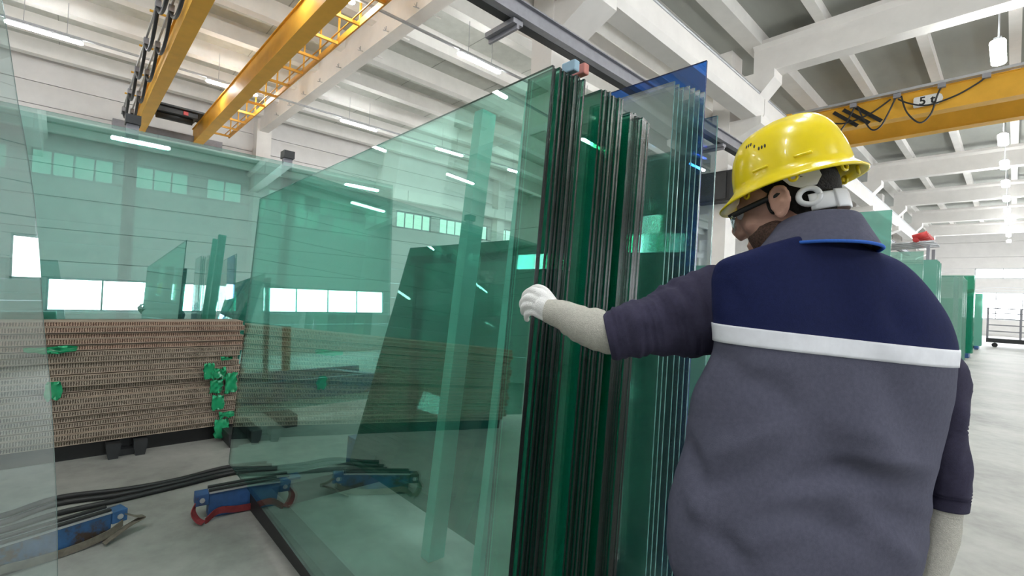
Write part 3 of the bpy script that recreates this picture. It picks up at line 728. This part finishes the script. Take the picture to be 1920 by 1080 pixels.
# blue support blocks
def block(label, c0, c1, top_px, mat_, strapm, depth, flip):
    """c0,c1: floor px of the near lower corners"""
    A, B = WH(*c0, 0), WH(*c1, 0)
    d = (B - A); L = d.length; d.normalize(); q = V3((-d.y, d.x, 0))
    if q.dot(CAM - A) > 0: q = -q
    hgt = top_px
    t = thing('support_block', label, 'block', A)
    U = V3((0, 0, 1))
    c = (A + B) / 2
    MB().obox(c + q * depth / 2 + U * hgt / 2, d * L / 2, q * (depth / 2 - .006), U * (hgt / 2 - .0)).build('body', mat_, t, .004)
    for s in (-1, 1):
        MB().obox(c + q * depth / 2 + U * (hgt + .006) + q * s * depth * .28, d * L * .5, q * depth * .12, U * .012).build('rubber_strip', M['black'], t)
    MB().obox(c + q * depth / 2 + U * (hgt + .003), d * L * .5, q * depth * .5, U * .004).build('top_plate', M['steel_light'], t)
    for e, p in ((-1, A), (1, B)):
        pb = p + d * e * .035 + q * depth * .4 + U * (hgt - .03)
        MB().obox(pb, d * .035, q * depth * .42, U * .033).build('end_bracket', mat_, t, .003)
        MB().tube([pb - q * depth * .42, pb - q * (depth * .42 + .008)], .014, 10).build('bolt', M['steel_light'], t)
    # webbing strap: down from the ends and along the front foot
    s0 = A - d * .05; s1 = B + d * .05
    def band(pts, wv):
        P = curve([Vector(x) for x in pts], 5); rings = []
        for i, p in enumerate(P):
            dd = (P[min(i + 1, len(P) - 1)] - P[max(i - 1, 0)]).normalized()
            wv_ = Vector(wv); n_ = dd.cross(wv_).normalized() * .0025
            rings.append([p + wv_ + n_, p - wv_ + n_, p - wv_ - n_, p + wv_ - n_])
        return MB().loft(rings, 0, True, True, True, False)
    band([s0 + U * (hgt - .03) + q * .03, s0 - d * .03 + U * hgt * .5 - q * .02, s0 - d * .01 + U * .03 - q * .05, s0 + d * .02 + U * .012 - q * .07], q * .022 + d * .012).build('strap', strapm, t)
    band([s0 + d * .03 + U * .012 - q * .06, s0 + d * .1 + U * .045 - q * .02, A + d * L * .35 + U * .03 - q * .015, A + d * L * .7 + U * .025 - q * .012, B - d * .02 + U * .045 - q * .015, s1 + U * .075], U * .02).build('strap', strapm, t)
    band([s1 + U * (hgt - .02) + q * .02, s1 + d * .06 + U * (hgt * .6), s1 + d * .10 + U * .07, s1 + d * .02 + U * .05 - q * .01, s1 - d * .1 + U * .014 - q * .05], q * .02).build('strap', strapm if flip else M['strap_grey'], t)
    return t
block('bright blue support block with red strap partly behind the front sheet', (390, 973), (541, 940), .15, M['blue'], M['strap_red'], .11, True)
block('rusty blue support block with grey strap seen through the bowed sheet', (-40, 1098), (208, 1012), .145, M['blue_rust'], M['strap_grey'], .11, False)
#@@PERSON
# ================================================================== THE WORKER
def cr_interp(tab, per):
    """Catmull-Rom through rows of numbers"""
    A = np.array(tab, float); out = []
    for i in range(len(A) - 1):
        p0, p1, p2, p3 = A[max(i - 1, 0)], A[i], A[i + 1], A[min(i + 2, len(A) - 1)]
        for k in range(per):
            q = k / per; out.append(.5 * ((2 * p1) + (p2 - p0) * q + (2 * p0 - 5 * p1 + 4 * p2 - p3) * q * q + (3 * p1 - p0 - 3 * p2 + p3) * q ** 3))
    out.append(A[-1]); return np.array(out)
def proj(P):
    d = P - CAM; z = d.dot(FW); return 960 + F * d.dot(RW) / z, 540 + F * d.dot(DW) / z
RH = V3((RW.x, RW.y, 0)).normalized(); FH = V3((FW.x, FW.y, 0)).normalized()      # level axes of the wearer's back
base = W(1500, 1080, 1.06); PO = V3((base.x, base.y, 0))
pe = thing('person', 'worker seen from behind in yellow hard hat and grey vest, touching the glass', 'person', PO)

# --- vest: level rows  (left px, left py, right px, right py, depth of centre, half thickness)
VT = [(1492, 446, 1590, 448, 1.045, .070),
      (1448, 458, 1612, 460, 1.04, .080),
      (1398, 474, 1648, 476, 1.04, .088),
      (1350, 492, 1688, 494, 1.04, .096),
      (1336, 518, 1722, 524, 1.045, .106),
      (1336, 550, 1752, 562, 1.05, .116),
      (1337, 580, 1778, 606, 1.055, .124),
      (1338, 603, 1791, 654, 1.06, .130),
      (1338, 634, 1788, 685, 1.06, .134),
      (1326, 680, 1783, 738, 1.06, .138),
      (1304, 728, 1772, 788, 1.06, .142),
      (1288, 795, 1758, 838, 1.06, .146),
      (1274, 860, 1748, 890, 1.06, .150),
      (1257, 930, 1740, 960, 1.06, .156),
      (1252, 1000, 1727, 1030, 1.06, .158),
      (1262, 1052, 1712, 1090, 1.06, .150),
      (1282, 1086, 1694, 1122, 1.06, .136),
      (1296, 1092, 1682, 1126, 1.06, .120)]
PER = 8
rows = cr_interp(VT, PER)
FOLDS = [(1470, 905, 1590, 872, 20, -.010), (1560, 876, 1740, 930, 22, -.012), (1590, 850, 1745, 880, 16, .007), (1345, 860, 1480, 800, 26, .009),
         (1300, 930, 1440, 850, 24, -.008), (1310, 980, 1400, 1060, 22, -.010), (1290, 900, 1330, 1000, 20, .008), (1420, 700, 1500, 780, 30, -.008),
         (1650, 680, 1720, 800, 34, -.007), (1580, 700, 1640, 850, 40, .006), (1335, 660, 1420, 720, 22, -.007), (1345, 690, 1480, 690, 20, .005),
         (1640, 950, 1745, 985, 22, -.010), (1500, 960, 1620, 1010, 28, -.007), (1450, 940, 1560, 920, 20, .008), (1400, 1030, 1520, 980, 24, .007),
         (1660, 1010, 1720, 1060, 18, .008), (1290, 820, 1310, 900, 14, -.007), (1540, 780, 1720, 860, 30, .005), (1480, 560, 1560, 600, 40, .003),
         (1660, 560, 1720, 640, 26, -.005), (1350, 520, 1400, 590, 18, -.004)]
def noise3(p, s):
    from mathutils import noise as mn
    return mn.noise(p * s)
def segd(x, y, f):
    x0, y0, x1, y1 = f[:4]; dx, dy = x1 - x0, y1 - y0; q = max(0, min(1, ((x - x0) * dx + (y - y0) * dy) / (dx * dx + dy * dy)))
    return math.hypot(x - x0 - q * dx, y - y0 - q * dy), math.sin(math.pi * (.12 + .76 * q))
NTH = 120
BK = (RH * .50 + FH).normalized()
def vest_ring(r, grow=0, fold=True):
    L = W(r[0], r[1], r[4] - .03); R = W(r[2], r[3], r[4] + .03); C = (L + R) / 2; A = (R - L) / 2; Bv = -BK * (r[5] + grow); A = A * (1 + grow / A.length)
    ring = []
    for j in range(NTH):
        th = 2 * math.pi * j / NTH; c_, s_ = math.cos(th), math.sin(th)
        sh = math.exp(-((r[1] - 590) / 120) ** 2)
        n = 2.5 + 2.0 * sh * max(0, -c_)
        P = C + A * math.copysign(abs(c_) ** (2 / n), c_) + Bv * math.copysign(abs(s_) ** (2 / n), s_)
        if s_ > 0:                                   # spine hollow and shoulder blades on the back side
            P += FH * .010 * math.exp(-(c_ / .18) ** 2) * min(1, max(0, (r[1] - 470) / 120)) * max(0, 1 - max(0, r[1] - 800) / 200)
        if fold:
            x, y = proj(P); nrm = (P - C).normalized(); d = 0
            if s_ > -.35:
                for f in FOLDS:
                    dd, q = segd(x, y, f)
                    if dd < f[4] * 2.6: d += 1.8 * f[5] * q * math.exp(-(dd / f[4]) ** 2)
            k = min(1, max(0.15, (r[1] - 480) / 250))
            d += k * (.0045 * noise3(P, 9) + .0022 * noise3(P + V3((5, 1, 2)), 22))
            P = P + nrm * d
        ring.append(P)
    return ring
rings = [vest_ring(r) for r in rows]
S0, S1 = 7 * PER, 8 * PER                          # the tape lies between these rows
vest = MB().loft(rings, 0, True, True, True, True, mfun=lambda i, j: 0 if i < S0 else 1).build('vest', [M['navy'], M['grey']], pe)
tb = [vest_ring(r, .0035) for r in rows[S0:S1 + 1]]
tb_in = [vest_ring(r, -.004) for r in rows[S0:S1 + 1]]
MB().loft([tb_in[0]] + tb + [tb_in[-1]], 0, True, False, False, True).build('reflective_tape', M['stripe'], vest)
# seam line round the armhole and hem band
MB().tube([W(x, y, 1.0 + .0) for x, y in ((1350, 494), (1346, 530), (1348, 570), (1349, 600))], .0035, 6).build('seam', M['navy'], vest)
MB().loft([vest_ring(rows[-1 - 8 - k], .003, True) for k in (0, 1)] , 0, True, False, False).build('hem_seam', M['grey'], vest)
# --- sleeves
def tubepath(tab, per, n=40, wr=0.0, seed=0, ring_wr=0.0, fl=1.0):
    """rows: px, py, depth, radius in m"""
    A = cr_interp(tab, per); P = [W(a[0], a[1], a[2]) for a in A]; rings = []; up = V3((0, 0, 1)); wr0, rw0 = wr, ring_wr
    for i, p in enumerate(P):
        d = (P[min(i + 1, len(P) - 1)] - P[max(i - 1, 0)]).normalized(); x = d.cross(up); x.normalize(); u = x.cross(d).normalized()
        fade = min(1, (len(P) - 1 - i) / 10 + .12); wr = wr0 * fade; ring_wr = rw0 * fade
        ring = []
        for j in range(n):
            th = 2 * math.pi * j / n; dirv = x * math.cos(th) + u * math.sin(th)
            q = p + dirv * A[i][3]
            r = A[i][3] + wr * (noise3(q + V3((seed, 0, 0)), 14) + .5 * noise3(q + V3((0, seed, 3)), 30)) + ring_wr * noise3(V3((i * .45 + seed, math.sin(th) * .4, math.cos(th) * .4)), 1.0)
            ring.append(p + dirv * r)
        rings.append(ring)
    return rings
def sleeve(name, tab, material, wr, seed, per=8, ring_wr=0.0, cuff_in=True, n=48):
    r = tubepath(tab, per, n, wr, seed, ring_wr)
    if cuff_in:                                       # turn the cuff edge inwards so it has thickness
        c = sum(r[-1], V3()) / len(r[-1]); r = r + [[c + (p - c) * .93 for p in r[-1]], [cc + (p - cc) * .90 for p in r[-4] for cc in [sum(r[-4], V3()) / len(r[-4])]]]
    return MB().loft(r, 0, True, True, True, True).build(name, material, pe)
sleeve('sleeve', [(1420, 560, 1.10, .070), (1376, 570, 1.10, .088), (1340, 582, 1.095, .099), (1305, 590, 1.09, .096), (1275, 598, 1.085, .086), (1246, 607, 1.085, .076),
                  (1215, 614, 1.085, .070), (1185, 620, 1.085, .065), (1160, 626, 1.09, .059), (1139, 630, 1.095, .0545)], M['sleeve'], .012, 1, ring_wr=.006)
sleeve('knit_cuff', [(1190, 622, 1.088, .042), (1160, 624, 1.092, .0445), (1136, 624, 1.098, .0468), (1116, 617, 1.105, .0470), (1092, 608, 1.115, .0438), (1062, 594, 1.132, .0378), (1040, 586, 1.146, .0325), (1026, 583, 1.155, .0288)], M['knit'], .0015, 5, 6, .0035)
sleeve('sleeve', [(1680, 640, 1.14, .060), (1720, 672, 1.14, .068), (1750, 725, 1.12, .066), (1756, 800, 1.10, .057), (1764, 860, 1.10, .053), (1766, 910, 1.10, .052), (1764, 946, 1.10, .049)], M['sleeve'], .008, 9)
sleeve('knit_cuff', [(1765, 915, 1.10, .0415), (1761, 945, 1.10, .0435), (1758, 965, 1.10, .0445), (1752, 1010, 1.09, .043), (1734, 1070, 1.08, .038), (1722, 1110, 1.07, .034)], M['knit'], .0015, 15, 6, .002)
# --- gloves: palm, four unequal fingers and a thumb, fused into one skin
def glove(palm, fingers, thumb, name='glove'):
    mb = MB()
    for a in palm: mb.tube([W(*p[:3]) for p in a], [p[3] for p in a], 14, 0, True, 1, True)
    for f in fingers + [thumb]: mb.tube([W(*p[:3]) for p in cr_interp([q for q in f], 4)], [q[3] for q in cr_interp([q for q in f], 4)], 12, 0, True, 1, True)
    return fuse(mb, name, M['glove'], pe, .0026, 5)
glove([[(1038, 586, 1.153, 0.0260), (1020, 574, 1.171, 0.0242)],
       [(1038, 576, 1.157, 0.0167), (1014, 553, 1.188, 0.0153)], [(1036, 582, 1.153, 0.0177), (1008, 563, 1.188, 0.0153)],
       [(1036, 588, 1.153, 0.0177), (1006, 574, 1.188, 0.0144)], [(1034, 596, 1.153, 0.0158), (1007, 586, 1.188, 0.0130)]],
      [[(1016, 551, 1.188, 0.0116), (998, 545, 1.206, 0.0104), (986, 551, 1.232, 0.0091), (983, 558, 1.247, 0.0084)],
       [(1010, 562, 1.188, 0.0116), (990, 559, 1.201, 0.0107), (980, 566, 1.230, 0.0091), (979, 574, 1.245, 0.0084)],
       [(1006, 573, 1.188, 0.0112), (988, 572, 1.201, 0.0102), (981, 580, 1.228, 0.0087), (982, 587, 1.243, 0.0079)],
       [(1006, 585, 1.188, 0.0098), (992, 586, 1.203, 0.0089), (987, 593, 1.226, 0.0078), (988, 599, 1.238, 0.0073)]],
      [(1036, 566, 1.168, 0.0130), (1022, 547, 1.201, 0.0119), (1008, 540, 1.237, 0.0107), (997, 543, 1.252, 0.0093)])
glove([[(1724, 1105, 1.07, .030), (1708, 1165, 1.05, .032)], [(1722, 1120, 1.07, .020), (1690, 1190, 1.05, .017)], [(1722, 1120, 1.07, .020), (1728, 1190, 1.05, .016)]],
      [[(1686, 1185, 1.045, .0115), (1676, 1225, 1.035, .0105), (1680, 1255, 1.03, .0092)],
       [(1701, 1190, 1.045, .0118), (1694, 1236, 1.03, .0108), (1698, 1272, 1.03, .0094)],
       [(1716, 1190, 1.05, .0114), (1713, 1235, 1.035, .0104), (1717, 1266, 1.035, .0090)],
       [(1730, 1186, 1.055, .0102), (1731, 1222, 1.045, .0092), (1734, 1246, 1.045, .008)]],
      [(1700, 1130, 1.06, .0145), (1672, 1160, 1.04, .0128), (1664, 1195, 1.03, .011)])
# --- head frame
def frame(fw, roll):
    f = (RW * fw[0] + DW * fw[1] + FW * fw[2]).normalized()
    l = V3((0, 0, 1)).cross(f).normalized(); u = f.cross(l)
    l2 = l * math.cos(roll) + u * math.sin(roll); return f, l2, f.cross(l2)
HC = W(1474, 386, 1.10)
hf_, hl_, hu_ = frame((-.71, .21, .66), -.03)
HSC = 1.0
def hp(x, y, z): return HC + (hf_ * x + hl_ * y + hu_ * z) * HSC
def hell(mb, c, r, nu=20, nv=12): return mb.ell(hp(*c), hf_ * r[0], hl_ * r[1], hu_ * r[2], nu, nv)
neck_base = W(1522, 480, 1.045)
mb = MB()
hell(mb, (-.012, 0, .028), (.092, .073, .092)); hell(mb, (.038, 0, -.042), (.058, .055, .072)); hell(mb, (.02, 0, .02), (.078, .070, .07))
hell(mb, (.076, 0, -.100), (.024, .026, .020)); hell(mb, (.068, 0, -.018), (.034, .052, .04)); hell(mb, (.086, 0, .022), (.016, .046, .012))
hell(mb, (.091, 0, -.071), (.011, .024, .006)); hell(mb, (.089, 0, -.081), (.011, .020, .006))
for s in (-1, 1):
    hell(mb, (.018, s * .047, -.072), (.03, .014, .022)); hell(mb, (.066, s * .032, -.030), (.026, .022, .024))
    hell(mb, (.100, s * .011, -.040), (.012, .008, .008))
    mb.tube([hp(-.004, s * .071, -.012), hp(-.010, s * .080, -.006)], [.016, .012], 12, 0, True, 1, True)
    # ear: rim loop, lobe and bowl
    loop = [hp(.006, s * .076, -.030), hp(.012, s * .080, -.006), hp(.008, s * .086, .018), hp(-.008, s * .090, .028), hp(-.022, s * .091, .020), hp(-.026, s * .089, .0), hp(-.020, s * .085, -.018), hp(-.008, s * .080, -.034), hp(.003, s * .077, -.036)]
    mb.tube(curve(loop, 4), .0050, 8, 0, True, 1, True)
    mb.ell(hp(-.008, s * .083, -.003), hf_ * .017 + hl_ * s * -.004, hl_ * .004, hu_ * .027, 14, 8); mb.ell(hp(.0, s * .079, -.033), hf_ * .009, hl_ * .005, hu_ * .010, 12, 8)
mb.tube([hp(.100, 0, .012), hp(.118, 0, -.028), hp(.110, 0, -.044)], [.009, .013, .010], 12, 0, True, 1, True)
nk = [hp(-.022, 0, -.035), hp(-.026, 0, -.075), (hp(-.03, 0, -.09) + neck_base) / 2, neck_base]
mb.tube(nk, [.060, .057, .058, .066], 24, 0, True, 1, True)
# trunk, arms and legs under the clothes, all one body
mb.tube([neck_base, W(1540, 560, 1.05), W(1530, 760, 1.06), W(1500, 960, 1.06), W(1490, 1060, 1.06)], [.072, .075, .085, .085, .09], 20, 0, True, 1, True)
mb.tube([W(1530, 560, 1.07), W(1420, 575, 1.10)], [.055, .045], 16, 0, True, 1, True); mb.tube([W(1560, 575, 1.08), W(1690, 640, 1.12)], [.055, .045], 16, 0, True, 1, True)
mb.tube([W(1420, 577, 1.10), W(1300, 590, 1.09), W(1200, 618, 1.085), W(1120, 618, 1.105), W(1040, 586, 1.146)], [.046, .044, .036, .032, .022], 16, 0, True, 1, True)
mb.tube([W(1690, 640, 1.12), W(1748, 720, 1.115), W(1764, 890, 1.10), W(1760, 960, 1.10), W(1728, 1095, 1.075)], [.044, .036, .028, .028, .02], 16, 0, True, 1, True)
hipL, hipR = PO + V3((0, 0, .86)) - RH * .09, PO + V3((0, 0, .86)) + RH * .09
kneeL, kneeR = PO - RH * .11 + FH * .03 + V3((0, 0, .47)), PO + RH * .10 + FH * .02 + V3((0, 0, .47))
ankL, ankR = PO - RH * .13 + FH * .0 + V3((0, 0, .09)), PO + RH * .12 - FH * .05 + V3((0, 0, .09))
for a, b_, c in ((hipL, kneeL, ankL), (hipR, kneeR, ankR)): mb.tube([a, (a + b_) / 2, b_, (b_ + c) / 2, c], [.085, .07, .05, .048, .036], 16, 0, True, 1, True)
body = fuse(mb, 'body', M['skin'], pe, .0042, 5)
# trousers and boots
tr_ = MB()
tr_.tube([PO + V3((0, 0, .92)) , PO + V3((0, 0, .79))], [.12, .15], 28, 0, True, .72, True)
for a, b_, c in ((hipL, kneeL, ankL), (hipR, kneeR, ankR)): tr_.tube([a, (a + b_) / 2, b_, (b_ + c) / 2, c + V3((0, 0, .0))], [.108, .098, .078, .072, .074], 20, 0, True, 1)
fuse(tr_, 'trousers', M['trouser'], pe, .010, 4)
for a in (ankL, ankR):
    mb = MB(); g = V3((a.x, a.y, 0)); fd = (FH * .95 - RH * .3).normalized(); sd = fd.cross(V3((0, 0, 1)))
    secs = [(-.085, .034, .085), (-.06, .042, .10), (0, .044, .11), (.06, .044, .085), (.12, .048, .062), (.165, .044, .055), (.19, .026, .042)]
    mb.loft([[g + fd * x + sd * wq * math.copysign(abs(math.cos(q)) ** .7, math.cos(q)) + V3((0, 0, hq / 2 + .022 + hq / 2 * math.copysign(abs(math.sin(q)) ** .7, math.sin(q)))) for q in [2 * math.pi * k / 18 for k in range(18)]] for x, wq, hq in secs])
    mb.tube([g + V3((0, 0, .09)), g + V3((0, 0, .20))], [.052, .054], 18, 0, True, 1)
    bt = mb.build('boot', M['boot'], pe)
    MB().prism([g + fd * x + sd * wq * 1.04 for x, wq, _ in secs] + [g + fd * x - sd * wq * 1.04 for x, wq, _ in secs[::-1]], (0, 0, .026)).build('sole', M['black'], bt)
# hair, beard, collar
hm = MB(); rings = []
for i in range(22):
    ph = math.pi * (i + .3) / 21.6
    ring = []
    for j in range(48):
        th = 2 * math.pi * j / 48; q = V3((math.cos(th) * math.sin(ph), math.sin(th) * math.sin(ph), math.cos(ph)))
        P = V3((-.016 + .0975 * q.x, .0785 * q.y, .026 + .099 * q.z))
        lim = -.078 if P.x < -.045 else (-.078 + (P.x + .045) / .045 * .085 if P.x < .0 else .010)      # nape, behind the ear, temple
        if P.x > .0: lim = .012 + max(0, P.x - .01) * 1.1
        if P.z < lim: P.z = lim; P.x *= .90; P.y *= .90
        ring.append(hp(*P))
    rings.append(ring)
hm.loft(rings, 0); hr_ = hm.build('hair', M['hair'], pe)
for s in (-1, 1): 
    MB().ell(hp(.014, s * .069, .0), hf_ * .010, hl_ * .006, hu_ * .026, 14, 8).build('sideburn', M['hair'], hr_)
bmh = MB()
hell(bmh, (.036, 0, -.055), (.0585, .0572, .062)); hell(bmh, (.076, 0, -.101), (.026, .028, .021))
for s in (-1, 1): hell(bmh, (.018, s * .047, -.066), (.031, .0162, .028))
bd = fuse(bmh, 'beard', M['beard'], pe, .004, 3)
bm = bmesh.new(); bm.from_mesh(bd.data)                        # keep it to the jaw and cheeks
off = abspos(pe); kill = []
for v_ in bm.verts:
    q = v_.co + off - HC; z = q.dot(hu_); x = q.dot(hf_)
    if z > -.022 - max(0, x - .03) * .45 or x < .0: kill.append(v_)
bmesh.ops.delete(bm, geom=kill, context='VERTS'); bm.to_mesh(bd.data); bm.free()
for s in (-1, 1): MB().ell(hp(.090, s * .032, .002), hf_ * .011, hl_ * .013, hu_ * .011, 14, 10).build('eye', M['white_plastic'], pe)
# collar: a standing fold of grey cloth, open towards the chest
CB = W(1528, 462, 1.04); CT = W(1536, 404, 1.045)
def collar_ring(q, grow):
    ring = []
    for j in range(61):
        th = -2.75 + 5.5 * j / 60                      # measured from the nape
        back = -FH; 
        ax = RH * 1; c_ = CB.lerp(CT, q)
        rx = (.108 - .030 * q + grow); ry = (.100 - .020 * q + grow)
        drop = (abs(th) / 2.75) ** 2.2
        P = c_ + ax * rx * math.sin(th) + back * ry * math.cos(th)
        P += V3((0, 0, -1)) * (.050 * drop * (1 if th < 0 else .6)) - RH * .012 * q * (1 - math.cos(th)) * .5
        P += (RH * math.sin(th) + back * math.cos(th)) * (.004 * noise3(P, 16))
        ring.append(P)
    return ring
outs = [collar_ring(q, g) for q, g in ((0, .012), (.12, .012), (.35, .008), (.6, .004), (.82, .001), (.95, -.001), (1.0, -.004))]
ins = [collar_ring(q, g) for q, g in ((1.0, -.009), (.9, -.013), (.5, -.010), (0, -.004))]
co = MB().loft(outs + ins, 0, False, False, False, True).build('collar', M['grey'], pe)
MB().tube(collar_ring(-.02, .013), .0035, 8).build('piping', M['piping'], co)
# --- safety glasses
sg = MB()
for s in (-1, 1): sg.tube(curve([hp(-.012, s * .083, .012), hp(.02, s * .080, .010), hp(.07, s * .073, .004), hp(.098, s * .060, .002)], 4), .0042, 8, 0, True, 1.6, True)
sg.tube([hp(.098, .060, .006), hp(.118, .030, .010), hp(.122, 0, .008), hp(.118, -.030, .010), hp(.098, -.060, .006)], .003, 8)
sgo = sg.build('safety_glasses', M['black'], pe)
MB().loft([[hp(x, y, z) for x, y in ((.100, .060), (.116, .034), (.124, 0), (.116, -.034), (.100, -.060))] + [hp(x - .002, y, z) for x, y in ((.100, .060), (.116, .034), (.124, 0), (.116, -.034), (.100, -.060))][::-1] for z in (.006, -.015, -.034)], 0).build('lens', M['lens'], sgo)
# --- hard hat
hat_c = (-.022, 0, .052); HATL, HATW = .124, .101
def hat(x, y, z): return hp(hat_c[0] + x, hat_c[1] + y, hat_c[2] + z)
def hatpt(th, t, grow=0):
    """t: 0 rim .. 1 crown"""
    c_, s_ = math.cos(th), math.sin(th); ph = t * math.pi / 2
    k = math.cos(ph) ** .62; zz = .137 * math.sin(ph) ** .92
    x = (HATL + grow) * c_ * k; y = (HATW + grow) * s_ * k; z = zz + grow * math.sin(ph)
    # raised centre crest with a step, swept to the back
    cr_ = 1 / (1 + math.exp((abs(y) - .034) / .0035)); up = min(1, max(0, (t - .28) / .35))
    back = 1 / (1 + math.exp((x - .02) / .008))
    z += .0085 * cr_ * up * (.35 + .65 * back); x += -.004 * cr_ * (1 - t) * back * up
    return x, y, z
NH = 96
def rimflare(th, d, dz):
    c_, s_ = math.cos(th), math.sin(th); front = max(0, c_) ** 1.5
    ex = d * (1 + .9 * front)
    return ((HATL + ex) * c_, (HATW + ex * .9) * s_, dz - .012 * front * (d / .02))
ths = [2 * math.pi * j / NH for j in range(NH)]
inner = [[hat(*(V3(hatpt(th, t, -.004)))) for th in ths] for t in (.985, .8, .6, .4, .2, .04)]
rim = [[hat(*rimflare(th, d, dz)) for th in ths] for d, dz in ((.0, -.008), (.016, -.020), (.021, -.021), (.022, -.017), (.016, -.012), (.006, -.002))]
outer = [[hat(*hatpt(th, t)) for th in ths] for t in (.02, .06, .1, .16, .22, .28, .34, .4, .46, .52, .58, .64, .7, .76, .82, .88, .93, .97, .99)]
hh_ = MB().loft(inner + rim + outer, 0, True, True, True, True).build('hard_hat', M['helmet'], pe)
for th, t in ((.98, .46), (1.04, .46), (1.10, .46), (1.20, .40), (1.30, .34), (1.36, .34), (1.42, .34)):
    p = V3(hatpt(th, t)); q = V3(hatpt(th, t + .01)); r_ = V3(hatpt(th + .02, t))
    a_ = (q - p).normalized(); bt_ = (r_ - p).normalized(); n_ = bt_.cross(a_).normalized()
    to = lambda v_: hf_ * v_.x + hl_ * v_.y + hu_ * v_.z
    MB().ell(hat(*p), to(bt_) * .0022, to(a_) * .0050, to(n_) * .0012, 10, 6).build('vent_slot', M['ink'], hh_)
for th in (1.75, 2.62, 3.3, 3.9, .9):                              # little lugs under the rim
    x, y, z = rimflare(th, .004, -.014)
    p = hat(x * .97, y * .97, z); rad = (hf_ * math.cos(th) + hl_ * math.sin(th)).normalized(); tg = (hl_ * math.cos(th) - hf_ * math.sin(th)).normalized()
    ring = [p + tg * .0075 * math.cos(a) - hu_ * (.004 + .0075 * math.sin(a)) for a in [2 * math.pi * k / 14 for k in range(15)]]
    MB().tube(ring, .0030, 8).build('lug', M['helmet'], hh_)
# ribs on the side of the rim
for th0 in (1.15, 1.85):
    MB().tube([hat(*[c + (.002 if k < 2 else .001) * 0 for k, c in enumerate(hatpt(th0 + .25 * q / 6, .10, .001))]) for q in range(7)], .0030, 8, 0, True, 1, True).build('rim_bar', M['helmet'], hh_)
# harness: nape strap, side bracket with a round hole
def strap(th0, th1, z0, z1, hgt, gr, n=24):
    rings = []
    for i in range(n + 1):
        th = th0 + (th1 - th0) * i / n; z = z0 + (z1 - z0) * i / n
        e = lambda g, dz: hp(-.016 + (.0985 + g) * math.cos(th), (.0795 + g) * math.sin(th), z + dz)
        rings.append([e(gr, -hgt / 2), e(gr + .0025, -hgt / 2 + .003), e(gr + .0025, hgt / 2 - .003), e(gr, hgt / 2), e(gr - .002, hgt / 2), e(gr - .002, -hgt / 2)])
    return rings
MB().loft(strap(2.0, 4.3, -.024, -.024, .036, .004), 0).build('nape_strap', M['white_plastic'], hh_)
MB().loft(strap(2.52, 2.9, -.024, -.024, .040, .0075, 8), 0).build('buckle', M['white_plastic'], hh_)
def bracket(s):
    e = lambda th, z, g: hp(-.016 + (.0985 + g) * math.cos(s * th), (.0795 + g) * math.sin(s * th), z)
    mb = MB()
    ctr = (2.02, -.010)
    # plate above the ring, widening upwards to the shell
    out = [(1.50, .060), (2.30, .060), (2.36, .030), (2.22, .012), (1.90, .012), (1.72, .024)]
    P = [[e(th, z, .0045) for th, z in out], [e(th, z, .0015) for th, z in out]]
    mb.loft(P, 0, True, True, True, False)
    ring = [e(ctr[0] + .20 * math.cos(a), ctr[1] + .0175 * math.sin(a), .004) for a in [2 * math.pi * k / 24 for k in range(25)]]
    mb.tube(ring, .0062, 8)
    return mb.build('side_bracket', M['white_plastic'], hh_)
bracket(1); bracket(-1)
